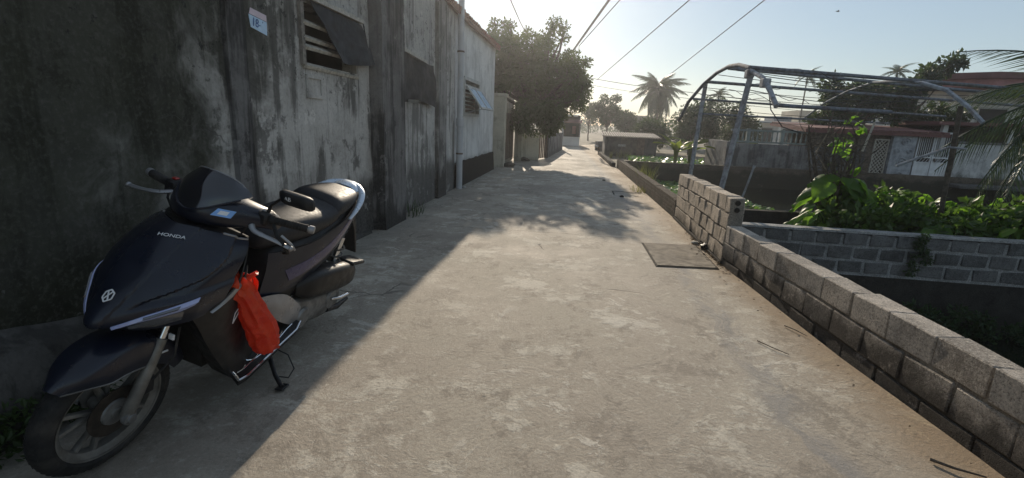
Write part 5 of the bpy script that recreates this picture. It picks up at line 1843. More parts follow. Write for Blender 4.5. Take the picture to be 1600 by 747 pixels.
# ---- fork
for s in (1, -1):
    f = part(MB().tube([(1.245, s * 0.088, 0.215), (1.255, s * 0.09, 0.25), (1.175, s * 0.086, 0.42), (1.13, s * 0.084, 0.52)], [0.018, 0.024, 0.021, 0.019], 14), 'fork_leg', 'alloy', None, 50)
    part(MB().lathe([(0.0, 0.028), (0.017, 0.028), (0.019, 0.020), (0.026, 0.018), (0.026, 0.0)], (1.255, s * 0.09, 0.245), (0, s, 0), 12), 'axle_nut', 'engine', f, 40)
    part(MB().tube([(1.13, s * 0.082, 0.52), (1.05, s * 0.075, 0.70)], 0.013, 10), 'fork_tube', 'chrome', f, 50)
part(MB().chamfer(1.14, 1.20, 0.058, 0.092, 0.29, 0.37, 0.01), 'brake_caliper', 'blackp', None, 30)
part(MB().tube([(1.17, 0.10, 0.36), (1.10, 0.12, 0.44), (1.08, 0.11, 0.56)], 0.005, 6), 'brake_hose', 'rubber', None, 50)
part(MB().chamfer(1.095, 1.105, 0.085, 0.11, 0.505, 0.53, 0.003), 'fork_reflector', 'white', None, 30)
# ---- front fender
rows = []
for k in range(10):
    s = k / 9
    a = R(47) - R(113) * s                      # angle from straight up, forwards positive
    rad = 0.290 + 0.012 * math.sin(math.pi * s)
    cxx, czz = 1.250 + rad * math.sin(a), 0.25 + rad * math.cos(a)
    hw = 0.030 + 0.060 * min(1, (s / 0.25)) ** 0.55 * (1 - 0.25 * max(0, s - 0.6))
    dn = 0.070 * min(1, s / 0.25 + 0.25) + 0.045 * math.sin(math.pi * s)
    ux, uz = math.sin(a), math.cos(a)
    rows.append([(cxx + ux * 0.010, 0, czz + uz * 0.010), (cxx + ux * 0.004, hw * 0.5, czz + uz * 0.004), (cxx - ux * 0.012, hw * 0.9, czz - uz * 0.012), (cxx - ux * dn * 0.6, hw, czz - uz * dn * 0.6), (cxx - ux * dn, hw * 0.98, czz - uz * dn)])
fsurf = Surf(mirror_rows(rows))
fen = part(fsurf.mesh(MB(), 4, 0.004, out=(0.3, 0, 1)), 'front_fender', 'navy', None, 50)
for s in (1, -1):
    part(MB().tube([fsurf.at(5.6, 4 + s * 3.0) + Vector((0, s * 0.003, 0)), fsurf.at(6.6, 4 + s * 2.7) + Vector((0, s * 0.003, 0))], 0.004, 5), 'lettering_bar', 'white', fen, 50)
    part(MB().tube([fsurf.at(q / 4, 4 + s * 4.0) for q in range(0, 24)], 0.0035, 5), 'edge', 'engine', fen, 50)
# mud guard flap behind the wheel and the dark underside
part(MB().loft([[(1.03, -0.09, 0.60), (1.03, 0.09, 0.60), (0.99, 0.09, 0.60), (0.99, -0.09, 0.60)], [(0.94, -0.10, 0.42), (0.94, 0.10, 0.42), (0.90, 0.10, 0.42), (0.90, -0.10, 0.42)], [(0.90, -0.09, 0.26), (0.90, 0.09, 0.26), (0.86, 0.09, 0.26), (0.86, -0.09, 0.26)]]), 'inner_fender', 'blackp', None, 30)

# ---- front cowl
def crease(v0, w, x):
    return max(0.0, min(1.0, (x - v0) / w))


def pl_at(pl, x):
    for (a, p), (b, q) in zip(pl, pl[1:]):
        if x <= b:
            return p + (q - p) * max(0.0, (x - a) / (b - a))
    return pl[-1][1]


HOOD = [(0.9, 0.40), (1.8, 0.62), (3.2, 0.86), (4.6, 1.25), (5.0, 1.35)]
WING = [(1.55, 0.9), (1.95, 1.35), (2.2, 2.0), (2.6, 2.75), (3.4, 3.15), (4.4, 3.25), (5.0, 3.3)]


def cowl_relief(u, v):
    """raised hood panel, then a sharp shoulder line with the wing panel set lower"""
    q = abs(v - 4.0)
    d = 0.006 * (1 - crease(pl_at(HOOD, u), 0.09, q)) if u > 0.9 else 0.0
    if u > 1.55:
        d -= 0.011 * crease(pl_at(WING, u), 0.10, q) * min(1, (u - 1.55) * 3)
    return d * SGN0


SGN0 = 1.0
cow = Surf(mirror_rows([
    [(1.265, 0, .600), (1.245, .06, .600), (1.20, .12, .612), (1.11, .185, .632), (1.00, .205, .655)],
    [(1.345, 0, .640), (1.303, .06, .655), (1.235, .125, .675), (1.14, .196, .705), (.99, .222, .720)],
    [(1.295, 0, .715), (1.265, .07, .724), (1.200, .14, .745), (1.11, .200, .768), (.955, .228, .785)],
    [(1.215, 0, .795), (1.195, .075, .805), (1.13, .145, .820), (1.04, .200, .830), (.925, .228, .840)],
    [(1.120, 0, .885), (1.100, .065, .890), (1.05, .125, .893), (.980, .178, .893), (.890, .212, .893)],
    [(1.030, 0, .945), (1.010, .055, .945), (.975, .105, .938), (.930, .150, .930), (.875, .190, .922)]]), cowl_relief)
SGN0 = 1.0 if cow.nrm(2.5, 4.0).x > 0 else -1.0
body = part(cow.mesh(MB(), 12, 0.006, out=(1, 0, 0.3)), 'front_cowl', 'navy', None, 24)


SG = 1.0
if cow.nrm(2.5, 4.0).x < 0:
    SG = -1.0


def decal(surf, polys, th, lift=0.0015, sg=None):
    """small plates lying on a surface, given in its (u, v)"""
    sg = SG if sg is None else sg
    mb = MB()
    for poly in polys:
        a = [surf.at(u, v) + surf.nrm(u, v) * sg * lift for u, v in poly]
        b = [surf.at(u, v) + surf.nrm(u, v) * sg * (lift + th) for u, v in poly]
        n = len(a)
        mb.add(a + b, [tuple(range(n)), tuple(range(2 * n - 1, n - 1, -1))] + [(k, (k + 1) % n, n + (k + 1) % n, n + k) for k in range(n)])
    return mb


def strip(surf, a, b, n, th, lift, sg=None):
    """ribbon between two (u, v) polylines"""
    sg = SG if sg is None else sg
    rows = []
    for i in range(n + 1):
        s = i / n
        def pick(pl):
            q = s * (len(pl) - 1)
            k = min(len(pl) - 2, int(q))
            return tuple(pl[k][c] + (pl[k + 1][c] - pl[k][c]) * (q - k) for c in (0, 1))
        (u0, v0), (u1, v1) = pick(a), pick(b)
        P = lambda u, v, l: surf.at(u, v) + surf.nrm(u, v) * sg * l
        mid = ((u0 + u1) / 2, (v0 + v1) / 2)
        rows.append([P(u0, v0, lift - 0.006), P(u0, v0, lift), P(*mid, lift + th), P(u1, v1, lift), P(u1, v1, lift - 0.006)])
    return MB().loft(rows)


for s in (1, -1):
    hl = part(strip(cow, [(0.46, 4 + s * 1.3), (0.22, 4 + s * 2.0), (0.36, 4 + s * 2.7)], [(0.62, 4 + s * 1.25), (0.84, 4 + s * 2.0), (0.92, 4 + s * 2.8)], 16, 0.006, 0.003), 'headlight', 'lens', body, 50)
    part(strip(cow, [(0.62, 4 + s * 0.75), (0.86, 4 + s * 1.8), (0.96, 4 + s * 2.7), (1.10, 4 + s * 3.05)], [(0.76, 4 + s * 0.75), (1.20, 4 + s * 1.8), (1.42, 4 + s * 2.7), (1.50, 4 + s * 3.12)], 20, 0.006, 0.004), 'lamp_strip', 'drl', hl, 50)
    part(strip(cow, [(1.02, 4 + s * 1.75), (1.14, 4 + s * 2.62)], [(1.14, 4 + s * 1.75), (1.33, 4 + s * 2.66)], 12, 0.003, 0.010), 'indicator_lens', 'lens', hl, 50)
    part(MB().tube([cow.at(5.0 - 0.02 * q, 4 + s * (2.6 + 0.14 * q)) for q in range(11)], 0.0045, 6), 'shield_lip', 'silver', body, 50)
# emblem: a hexagon of bars with a cross in it
hexa = [(2.47, 4.0), (2.35, 4.30), (2.07, 4.36), (1.89, 4.06), (2.05, 3.80), (2.31, 3.78)]
def bar_uv(p, q, w):
    d = Vector((q[0] - p[0], (q[1] - p[1]) * 1.0))
    n_ = Vector((-d.y, d.x)).normalized() * w
    return [(p[0] + n_.x, p[1] + n_.y), (q[0] + n_.x, q[1] + n_.y), (q[0] - n_.x, q[1] - n_.y), (p[0] - n_.x, p[1] - n_.y)]
EC = (2.18, 4.06)
sc_ = lambda q: (EC[0] + (q[0] - EC[0]) * 0.72, EC[1] + (q[1] - EC[1]) * 0.72)
hexa = [sc_(q) for q in hexa]
segs = [bar_uv(hexa[k], hexa[(k + 1) % 6], 0.022) for k in range(6)]
segs += [bar_uv(sc_((2.41, 3.86)), sc_((1.97, 4.22)), 0.022), bar_uv(sc_((2.40, 4.16)), sc_((1.97, 3.90)), 0.022)]
part(decal(cow, segs, 0.003), 'emblem', 'white', body, 30)
# lettering on the cowl
lm = text_mesh("HONDA", 0.020, 0.0008)
lm.materials.append(M['white'])
P0, N0 = cow.at(4.38, 4.50), cow.nrm(4.38, 4.50) * SG
tx = (cow.at(4.38, 4.9) - cow.at(4.38, 4.2)).normalized()
ty = N0.cross(tx).normalized()
if ty.z < 0:
    ty = -ty
    tx = -tx
lt = link('lettering', lm, body)
lt.matrix_local = Matrix(((tx.x * 1.25, ty.x, N0.x, 0), (tx.y * 1.25, ty.y, N0.y, 0), (tx.z * 1.25, ty.z, N0.z, 0), (0, 0, 0, 1)))
lt.matrix_local.translation = P0 + N0 * 0.007
lt.matrix_local = Matrix.Translation(P0 + N0 * 0.003) @ Matrix(((tx.x * 1.25, ty.x, N0.x, 0), (tx.y * 1.25, ty.y, N0.y, 0), (tx.z * 1.25, ty.z, N0.z, 0), (0, 0, 0, 1)))

# ---- leg shield, seen from behind, and the lower side fairings
ls = Surf([[(.868, .186, .915), (.845, .10, .915), (.835, 0, .915), (.845, -.10, .915), (.868, -.186, .915)],
           [(.885, .205, .84), (.82, .11, .84), (.80, 0, .84), (.82, -.11, .84), (.885, -.205, .84)],
           [(.93, .222, .74), (.81, .12, .74), (.775, 0, .74), (.81, -.12, .74), (.93, -.222, .74)],
           [(.97, .203, .64), (.80, .12, .62), (.75, 0, .62), (.80, -.12, .62), (.97, -.203, .64)],
           [(.90, .19, .50), (.78, .12, .48), (.72, 0, .50), (.78, -.12, .48), (.90, -.19, .50)],
           [(.84, .19, .30), (.76, .12, .28), (.70, 0, .28), (.76, -.12, .28), (.84, -.19, .30)]])
part(ls.mesh(MB(), 4, 0.006, out=(-1, 0, 0)), 'leg_shield', 'blackp', None, 50)
part(MB().grid([[(.868, .186, .92), (.86, .10, .925), (.86, 0, .925), (.86, -.10, .925), (.868, -.186, .92)], [(.93, .150, .93), (.975, .105, .94), (1.03, 0, .948), (.975, -.105, .94), (.93, -.150, .93)]]), 'shield_top', 'blackp', None, 40)
for s in (1, -1):
    fs_ = Surf([[(1.11, s * .180, .634), (1.05, s * .203, .66), (.985, s * .214, .70), (.90, s * .218, .76), (.875, s * .208, .80)],
                [(1.075, s * .186, .575), (1.01, s * .206, .60), (.94, s * .212, .63), (.87, s * .204, .66), (.83, s * .185, .69)],
                [(1.035, s * .190, .500), (.98, s * .205, .51), (.91, s * .205, .53), (.84, s * .190, .55), (.79, s * .165, .57)],
                [(.975, s * .194, .400), (.93, s * .205, .40), (.87, s * .200, .41), (.81, s * .185, .43), (.75, s * .160, .45)],
                [(.900, s * .200, .290), (.87, s * .208, .29), (.83, s * .205, .30), (.78, s * .190, .31), (.70, s * .165, .33)],
                [(.845, s * .205, .215), (.83, s * .210, .215), (.80, s * .208, .22), (.76, s * .200, .23), (.68, s * .175, .25)]])
    sgn = 1.0 if fs_.nrm(2.5, 2).y * s > 0 else -1.0
    fp = part(fs_.mesh(MB(), 4, 0.005, sgn), 'side_fairing', 'blackp', None, 50)
    part(strip(fs_, [(0.15, 0.9), (0.10, 2.2), (0.05, 3.0)], [(0.30, 0.95), (0.42, 2.2), (0.30, 3.1)], 14, 0.006, 0.003, sgn), 'air_strip', 'silver', fp, 50)
    part(decal(fs_, [bar_uv(a, b, 0.03) for a, b in (((1.55, 2.2), (1.95, 2.0)), ((1.95, 2.0), (1.75, 2.5)), ((1.75, 2.5), (1.45, 2.75)), ((1.45, 2.75), (1.55, 2.2)), ((1.6, 2.75), (1.95, 2.65)), ((1.95, 2.65), (1.75, 2.5)))], 0.002, 0.002, sgn), 'side_emblem', 'white', fp, 30)
    part(MB().grid([[(1.11, s * .18, .634), (1.06, s * .09, .62)], [(1.035, s * .19, .50), (.99, s * .09, .48)], [(.90, s * .20, .29), (.88, s * .09, .28)], [(.845, s * .205, .215), (.83, s * .09, .21)]]), 'fairing_inner', 'blackp', None, 40)

# ---- tunnel, under-seat body and tail
secs = [section(.82, .62, .24, .13), section(.70, .56, .24, .115), section(.60, .60, .25, .12), section(.52, .75, .28, .135), section(.36, .775, .36, .158),
        section(.16, .785, .47, .168), section(-.04, .82, .57, .155), section(-.20, .865, .68, .125), section(-.33, .905, .77, .085), section(-.40, .915, .83, .04)]
part(MB().loft(smooth_loft(secs, 4)), 'body_shell', 'blackp', None, 50)
for s in (1, -1):
    pan = Surf([[(.64, s * .130, .500), (.50, s * .156, .505), (.32, s * .172, .530), (.14, s * .176, .590), (-.04, s * .160, .665), (-.20, s * .128, .752), (-.34, s * .080, .850)],
                [(.64, s * .132, .560), (.50, s * .162, .565), (.32, s * .182, .590), (.14, s * .186, .640), (-.04, s * .170, .710), (-.20, s * .136, .790), (-.35, s * .080, .868)],
                [(.62, s * .130, .660), (.50, s * .150, .660), (.32, s * .176, .670), (.14, s * .180, .700), (-.04, s * .166, .755), (-.20, s * .134, .825), (-.36, s * .076, .885)],
                [(.60, s * .115, .740), (.50, s * .140, .735), (.32, s * .160, .735), (.14, s * .164, .755), (-.04, s * .152, .800), (-.20, s * .122, .860), (-.36, s * .068, .905)]])
    sg2 = 1.0 if pan.nrm(1.5, 2).y * s > 0 else -1.0
    pp = part(pan.mesh(MB(), 4, 0.004, sg2), 'side_panel', 'navy', None, 50)
    part(strip(pan, [(1.0, 1.2), (1.05, 3.0), (1.15, 4.6), (1.4, 5.8)], [(1.7, 1.0), (1.95, 3.0), (2.3, 4.6), (2.3, 5.8)], 20, 0.003, 0.002, sg2), 'violet_stripe', 'violet', pp, 50)
    part(decal(pan, [bar_uv((0.75, 3.35 + 0.26 * k), (0.75 + 0.015, 3.52 + 0.26 * k), 0.05) for k in range(7)], 0.001, 0.005, sg2), 'lettering_bar', 'silver', pp, 30)
# ---- seat
S = lambda x, zt, zb, hw: section(x, zt, zb, hw, 20, 2.8)
seat = MB().loft(smooth_loft([S(.615, .80, .745, .055), S(.58, .845, .73, .09), S(.46, .872, .735, .128), S(.30, .885, .735, .150), S(.16, .885, .755, .160), S(.06, .900, .78, .160)], 4))
st_ = part(seat, 'seat', 'seat', None, 50)
part(MB().loft(smooth_loft([S(.062, .902, .80, .157), S(.02, .935, .80, .156), S(-.10, .942, .82, .146), S(-.22, .938, .85, .118), S(-.29, .925, .88, .07)], 4)), 'pillion_seat', 'seat', st_, 50)
part(MB().tube([crom([Vector(p) for p in ((.54, .135, .745), (.30, .166, .748), (.06, .168, .785), (-.14, .148, .838), (-.28, .085, .895))], q / 5) for q in range(21)], 0.004, 5), 'piping', 'rubber', st_, 50)
# ---- grab rail and tail
pts = [Vector(p) for p in ((-.07, .166, .800), (-.14, .166, .845), (-.22, .146, .890), (-.285, .110, .922), (-.325, .05, .940), (-.335, 0, .944))]
pl = [crom(pts, q / 4) for q in range(21)]
pl = pl + [Vector((p.x, -p.y, p.z)) for p in pl[-2::-1]]
part(MB().tube(pl, [0.009 + 0.007 * min(1, min(i, 40 - i) / 8) for i in range(41)], 10, flat=(0.75, 1.25)), 'grab_rail', 'railsilver', None, 50)
tl = Surf(mirror_rows([[(-.25, 0, .942), (-.255, .045, .938), (-.245, .085, .918)], [(-.31, 0, .958), (-.31, .045, .952), (-.285, .09, .925)], [(-.375, 0, .950), (-.36, .045, .940), (-.33, .08, .905)]]))
part(tl.mesh(MB(), 4, 0.012, out=(0, 0, 1)), 'tail_spoiler', 'railsilver', None, 50)
part(MB().loft(smooth_loft([section(-.36, .90, .80, .075), section(-.42, .90, .82, .06), section(-.445, .885, .84, .03)], 3)), 'tail_light', 'red_lamp', None, 50)
part(MB().loft([[(-.30, -.06, .77), (-.30, .06, .77), (-.34, .06, .80), (-.34, -.06, .80)], [(-.44, -.055, .60), (-.44, .055, .60), (-.46, .055, .61), (-.46, -.055, .61)], [(-.50, -.07, .42), (-.50, .07, .42), (-.515, .07, .42), (-.515, -.07, .42)]]), 'rear_mudguard', 'blackp', None, 40)
part(MB().loft(smooth_loft([section(.16, .50, .40, .05), section(0, .565, .50, .055), section(-.16, .53, .47, .058), section(-.24, .45, .41, .05)], 3)), 'tyre_hugger', 'blackp', None, 50)
# ---- engine, airbox, exhaust, shocks
part(MB().loft(smooth_loft([section(.36, .50, .43, .03, cy=.13), section(.28, .55, .40, .055, 16, 3.4, .165), section(.12, .545, .375, .065, 16, 3.6, .175), section(-.06, .52, .355, .068, 16, 3.6, .178), section(-.17, .485, .35, .062, 16, 3.6, .175), section(-.215, .455, .37, .045, 16, 3.2, .172)], 4)), 'air_filter_box', 'blackp', None, 40)
part(MB().chamfer(-.20, -.02, .115, .235, .505, .530, .008, m=Matrix.Rotation(-0.20, 4, 'Y')) , 'filter_lid', 'blackp', None, 40)
cv = part(MB().loft(smooth_loft([section(.42, .40, .26, .02, cy=.12), section(.36, .41, .235, .045, 16, 3, .135), section(.20, .37, .20, .052, 16, 3, .14), section(0, .345, .175, .055, 16, 3, .142), section(-.12, .325, .185, .048, 16, 3, .14), section(-.17, .29, .22, .02, cy=.13)], 4)), 'belt_cover', 'engine', None, 40)
for q in (.30, .0):
    part(MB().lathe([(0.0, 0.012), (0.055, 0.012), (0.065, 0.0), (0.05, -0.004)], (q, .19, .285), (0, 1, 0), 20), 'cover_boss', 'engine', cv, 40)
part(MB().tube([(.02, .205, .30), (-.06, .222, .285), (-.16, .225, .275)], [0.010, 0.012, 0.011], 8), 'kick_starter', 'chrome', None, 50)
part(MB().tube([(.02, .19, .22), (-.10, .20, .20), (-.22, .205, .215)], [0.016, 0.018, 0.010], 8), 'stand_lever', 'blackp', None, 50)
part(MB().tube([(.30, -.15, .30), (.10, -.17, .30), (-.10, -.18, .36), (-.40, -.185, .42)], [0.03, 0.05, 0.062, 0.055], 16), 'exhaust', 'blackp', None, 50)
part(MB().tube([(-.02, .13, .33), (-.10, .135, .66)], 0.018, 10), 'rear_shock', 'chrome', None, 50)
part(MB().tube([(-.035 - .075 * i / 60 * 0.9 + 0.030 * math.cos(i * 0.62), .132 + 0.030 * math.sin(i * 0.62), .37 + 0.25 * i / 60) for i in range(61)], 0.006, 5), 'shock_spring', 'engine', None, 60)
part(MB().tube([(.45, .10, .13), (.42, .13, .05), (.36, .06, .03), (.36, -.08, .03), (.42, -.13, .05)], 0.011, 8), 'center_stand', 'blackp', None, 50)
# ---- floor board and the pale frame cover
fb = MB()
fo = [(.84, .235, .215), (.80, .245, .222), (.42, .235, .285), (.36, .215, .30)]
fi = [(.80, .10, .262), (.74, .095, .268), (.46, .10, .312), (.40, .11, .32)]
rows = [[Vector(a).lerp(Vector(b), k / 4) for k in range(5)] for a, b in zip(fo, fi)]
fb.loft([r_ + [p - Vector((0, 0, 0.03)) for p in r_[::-1]] for r_ in rows])
fbo = part(fb, 'floor_board', 'blackp', None, 30)
part(MB().tube([Vector(p) + Vector((0, 0.002, 0.002)) for p in fo], 0.0055, 6), 'chrome_edge', 'chrome', fbo, 50)
part(MB().tube([Vector(fo[0]), Vector(fo[0]) + Vector((.018, -.012, .035)), Vector((.845, .17, .262))], 0.006, 6), 'chrome_corner', 'chrome', fbo, 50)
B_ = lambda a, b: Vector(rows[0][0]).lerp(Vector(rows[3][0]), a).lerp(Vector(rows[0][4]).lerp(Vector(rows[3][4]), a), b) + Vector((0, 0, 0.008))
for k in range(4):
    pts = [B_(0.08 + 0.2 * k + 0.10 * math.cos(w), 0.42 + 0.26 * math.sin(w)) for w in [0.4 + 0.55 * q for q in range(10)]]
    part(MB().tube(pts, 0.0035, 5), 'foot_grip', 'chrome', fbo, 50)
for b in (0.10, 0.86):
    part(MB().tube([B_(a / 10, b + 0.05 * math.sin(a * 0.9)) for a in range(1, 10)], 0.003, 5), 'foot_grip', 'chrome', fbo, 50)
part(MB().loft([r_ + [p - Vector((0, 0, 0.03)) for p in r_[::-1]] for r_ in [[Vector((p.x, -p.y, p.z)) for p in q] for q in rows]]), 'floor_board', 'blackp', None, 30)
fc = Surf([[(.69, .150, .540), (.58, .160, .525), (.47, .172, .490), (.37, .182, .410), (.30, .182, .345), (.235, .176, .300)],
           [(.67, .160, .490), (.58, .176, .470), (.49, .190, .430), (.41, .196, .365), (.34, .194, .310), (.26, .182, .275)],
           [(.64, .156, .440), (.57, .170, .400), (.52, .186, .360), (.45, .194, .315), (.37, .192, .275), (.29, .180, .250)]])
sg3 = 1.0 if fc.nrm(1, 2).y > 0 else -1.0
part(fc.mesh(MB(), 4, 0.008, sg3), 'frame_cover', 'silver', None, 40)
# ---- side stand with its looped spring
ft = Vector((.640, .338, .098))
ss = part(MB().tube([(.50, .13, .20), (.52, .16, .17), (.60, .27, .115), ft], [0.016, 0.013, 0.011, 0.012], 9), 'side_stand', 'blackp', None, 50)
part(MB().chamfer(-.03, .03, -.022, .022, -.006, .004, .003, m=Matrix.Translation(ft) @ Matrix.Rotation(-LEAN, 4, 'X').inverted()), 'foot_pad', 'blackp', ss, 30)
part(MB().tube([(.50, .15, .19), (.46, .24, .15), (.50, .31, .115), (.57, .325, .105), (.60, .29, .115)], 0.0035, 5), 'spring_wire', 'blackp', ss, 50)

# ---- handlebar
hp = lambda xs: xs
prof = [(-.235, .775, .965, .030, .022), (-.19, .815, .985, .055, .036), (-.12, .880, .995, .085, .055), (-.05, .912, 1.000, .098, .066), (0, .918, 1.000, .100, .068), (.05, .912, 1.000, .098, .066), (.12, .880, .995, .085, .055), (.19, .815, .985, .055, .036), (.235, .775, .965, .030, .022)]
rings = []
for y, x, z, a, b in prof:
    rings.append([Vector((x - 0.025 + a * math.copysign(abs(math.cos(w)) ** 0.8, math.cos(w)) - 0.25 * (z + b * math.sin(w) - 1.0), y, z + b * math.copysign(abs(math.sin(w)) ** 0.8, math.sin(w)))) for w in [2 * math.pi * k / 18 for k in range(18)]])
hc = part(MB().loft(smooth_loft(rings, 4)), 'handlebar_cover', 'navy', None, 50)
vz = Surf(mirror_rows([[(.995, 0, 1.005), (.975, .06, 1.022), (.905, .118, 1.055), (.83, .150, 1.072)],
                       [(.968, 0, 1.060), (.953, .06, 1.068), (.895, .110, 1.080), (.83, .140, 1.082)],
                       [(.925, 0, 1.112), (.912, .05, 1.112), (.875, .095, 1.108), (.832, .125, 1.095)],
                       [(.885, 0, 1.146), (.880, .038, 1.144), (.862, .075, 1.132), (.835, .105, 1.108)]]))
wsn = part(vz.mesh(MB(), 5, 0.004, out=(1, 0, 0.6)), 'windscreen', 'visor', None, 50)
part(MB().tube([vz.at(3, q / 5) for q in range(31)], 0.0028, 5), 'windscreen_edge', 'silver', wsn, 50)
for s in (1, -1):
    part(MB().tube([vz.at(0, 3 + s * q / 5) + Vector((0.004, 0, -0.002)) for q in range(13)], 0.004, 6), 'windscreen_trim', 'navy', wsn, 50)
# sticker on the handlebar cover
n_ = Vector((.80, .42, .42)).normalized()
tx = Vector((-.46, .89, 0)).normalized()
ty = n_.cross(tx).normalized()
if ty.z < 0:
    ty = -ty
def plate(o, tx, ty, n_, poly, th):
    return MB().prism([o + tx * a + ty * b for a, b in poly], n_ * th)
so = Vector((.945, .115, 1.012))
stk = part(plate(so, tx, ty, n_, [(-.04, -.016), (.03, -.016), (.045, .014), (-.018, .014)], .012), 'sticker', 'bluesticker', hc, 30)
part(plate(so + n_ * .0121, tx, ty, n_, [(-.018, -.009), (.016, -.009), (.024, .007), (-.008, .007)], .0006), 'sticker_mark', 'white', stk, 30)
for s in (1, -1):
    a, b = (Vector((.795, .215, .992)), Vector((.735, .355, .985))) if s > 0 else (Vector((.835, -.215, 1.005)), Vector((.785, -.355, 1.000)))
    g = part(MB().tube([a, a.lerp(b, .12), a.lerp(b, .14), a.lerp(b, .93), b], [.022, .022, .017, .0165, .0185], 14), 'grip', 'rubber', None, 40)
    for k in range(9):
        q = a.lerp(b, .2 + .08 * k)
        part(MB().lathe([(.0165, -.003), (.0185, 0), (.0165, .003)], q, b - a, 12), 'grip_ring', 'rubber', g, 50)
    d = (b - a).normalized()
    part(MB().tube([b, b + d * .004, b + d * .006, b + d * .026, b + d * .03], [.012, .012, .018, .018, .012], 12), 'bar_end', 'silver', g, 40)
    sw = part(MB().chamfer(-.035, .03, -.028, .028, -.028, .03, .009, m=Matrix.Translation(a - d * .022)), 'switch_box', 'blackp', None, 40)
    part(MB().chamfer(-.012, .012, -.010, .010, .029, .038, .003, m=Matrix.Translation(a - d * .022)), 'switch_button', 'red_lamp' if s < 0 else 'silver', sw, 30)
    if s > 0:
        lv = [Vector(p) for p in ((.845, .170, .975), (.870, .200, .955), (.868, .250, .945), (.850, .300, .932), (.832, .352, .915))]
    else:
        lv = [Vector(p) for p in ((.875, -.170, .995), (.905, -.205, .985), (.915, -.255, .978), (.912, -.300, .972), (.905, -.345, .968))]
    lv = [crom(lv, q / 4) for q in range(17)]
    l = part(MB().tube(lv, [.011] * 4 + [.010] * 4 + [.0085] * 9, 8, flat=(0.8, 1.2)), 'brake_lever', 'silver', None, 50)
    part(MB().loft(smooth_loft([[lv[-1] + Vector((0, s * o_, 0)) + Vector((math.cos(w), 0, math.sin(w))) * rr_ for w in [k * math.pi / 4 for k in range(8)]] for o_, rr_ in ((-.008, .006), (-.003, .0115), (.004, .0115), (.010, .004))], 2)), 'lever_ball', 'silver', l, 50)
    part(MB().tube([a + Vector((.03, -s * .02, 0)), a + Vector((.07, -s * .05, -.03)), a + Vector((.06, -s * .08, -.10)), Vector((.90, s * .05, .90))], .005, 6), 'brake_cable', 'rubber', None, 50)
# cables behind the left lever
part(MB().tube([(.80, .24, .975), (.84, .285, .955), (.845, .325, .925), (.815, .335, .885), (.79, .30, .865)], 0.008, 7), 'throttle_cable', 'rubber', None, 50)
part(MB().tube([(.83, .30, .955), (.822, .345, .93), (.80, .352, .90)], 0.006, 7), 'cable_boot', 'silver', None, 50)
# mirror on the left bar
part(MB().tube([(.80, .205, 1.02), (.80, .215, 1.055), (.80, .25, 1.095), (.805, .285, 1.105)], [.010, .006, .006, .006], 8), 'mirror_stem', 'blackp', None, 50)
mo, mx_, mz_ = Vector((.805, .325, 1.115)), Vector((-.10, .985, .0)).normalized(), Vector((.05, -.27, .96)).normalized()
mn = mx_.cross(mz_).normalized()
mr = []
for dpt, sc in ((-.014, .90), (-.010, 1.0), (.008, 1.0), (.018, .86), (.022, .55)):
    mr.append([mo + mn * dpt + mx_ * (.072 * sc * math.copysign(abs(math.cos(w)) ** .45, math.cos(w))) + mz_ * (.030 * sc * math.copysign(abs(math.sin(w)) ** .5, math.sin(w))) for w in [2 * math.pi * k / 28 for k in range(28)]])
mi = part(MB().loft(mr), 'mirror', 'blackp', None, 40)
fn = mn if mn.x > 0 else -mn
lab = text_mesh("AB", 0.024, 0.0006)
lab.materials.append(M['white'])
lx = mx_ if mx_.cross(mz_).dot(fn) > 0 else -mx_
lo = link('lettering', lab, mi)
lo.matrix_local = Matrix.Translation(mo - mx_ * .03 + fn * .0225) @ Matrix(((lx.x, mz_.x, fn.x, 0), (lx.y, mz_.y, fn.y, 0), (lx.z, mz_.z, fn.z, 0), (0, 0, 0, 1)))

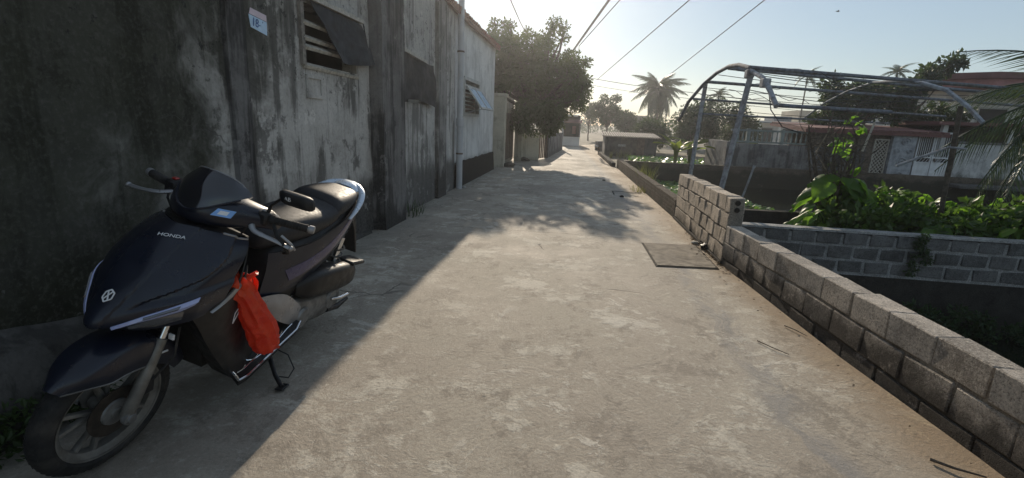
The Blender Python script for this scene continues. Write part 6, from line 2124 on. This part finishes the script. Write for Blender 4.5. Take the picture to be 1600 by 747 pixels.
# ---- the red plastic bag hanging from the hook behind the leg shield
t = thing('plastic_bag', (0, 0, 0), "crumpled red plastic bag hanging beside the scooter's leg shield", 'bag')
t.matrix_world = BM
cen = [(.900, .195, .722, .040, .020), (.890, .205, .700, .052, .028), (.866, .214, .655, .047, .036), (.835, .224, .595, .053, .046), (.797, .236, .525, .060, .054), (.760, .244, .455, .065, .060), (.728, .250, .390, .067, .062), (.708, .252, .345, .058, .054), (.696, .252, .318, .034, .032), (.692, .252, .312, .010, .010)]
rings = []
dax = (Vector(cen[-1][:3]) - Vector(cen[0][:3])).normalized()
bx = Vector((0, 1, 0)).cross(dax).normalized()
by = dax.cross(bx).normalized()
secs = []
for x, y, z, a, b in cen:
    secs.append([Vector((x, y, z)) + bx * a * math.cos(w) + by * b * math.sin(w) for w in [2 * math.pi * k / 40 for k in range(40)]])
sl = smooth_loft(secs, 6)
nn = len(sl)
for i, ring in enumerate(sl):
    c = sum(ring, Vector()) / len(ring)
    s = i / (nn - 1)
    for k, p in enumerate(ring):
        w = 2 * math.pi * k / 40
        fold = 0.13 * math.sin(9 * w + 3 * s + 2 * mnoise.noise(Vector((s * 4, 0, 1)))) * (1 - 0.7 * s) + 0.15 * mnoise.noise(Vector((math.cos(w) * 1.6, math.sin(w) * 1.6, s * 6.0))) + 0.07 * mnoise.noise(Vector((math.cos(w) * 4, math.sin(w) * 4, s * 16.0)))
        ring[k] = c + (p - c) * (1 + fold)
MB().loft(sl).build('bag_body', M['bag'], t, 55)
for q in (0, 1):
    a = Vector((.93 - .03 * q, .205 + .02 * q, .695))
    pts = [a, a + Vector((.015, .01, .045)), Vector((.895, .15, .765 - .01 * q)), a + Vector((-.055, .0, .04)), a + Vector((-.06, .01, -.02))]
    MB().tube([crom(pts, k / 4) for k in range(17)], .012, 7, flat=(0.35, 1.2)).build('bag_handle', M['bag'], t, 55)
for (p, d) in (((.905, .20, .725), (-.055, .03, .035)), ((.69, .25, .325), (-.03, .035, -.01))):
    p, d = Vector(p), Vector(d)
    MB().loft([[p + Vector((0.012 * math.cos(w), 0.012 * math.sin(w), 0.004 * math.sin(2 * w))) for w in [k * 1.047 for k in range(6)]], [p + d + Vector((0.022 * math.cos(w), 0.006 * math.sin(w), 0.01 * math.sin(w * 2))) for w in [k * 1.047 for k in range(6)]]]).build('bag_corner', M['bag'], t, 55)

# ------------------------------------------------------------------ hazy air
t = NT("thin_haze")
v = t.n('VolumePrincipled')
v.inputs['Color'].default_value = (0.93, 0.95, 1.0, 1.0)
v.inputs['Density'].default_value = 0.0017
v.inputs['Anisotropy'].default_value = 0.8
t.t.links.new(v.outputs[0], t.out.inputs['Volume'])
MB().box(-60, 75, -14, 130, -2.1, 9.5).build('haze', t.m, kind='stuff', label="thin warm haze in the air above the lane")
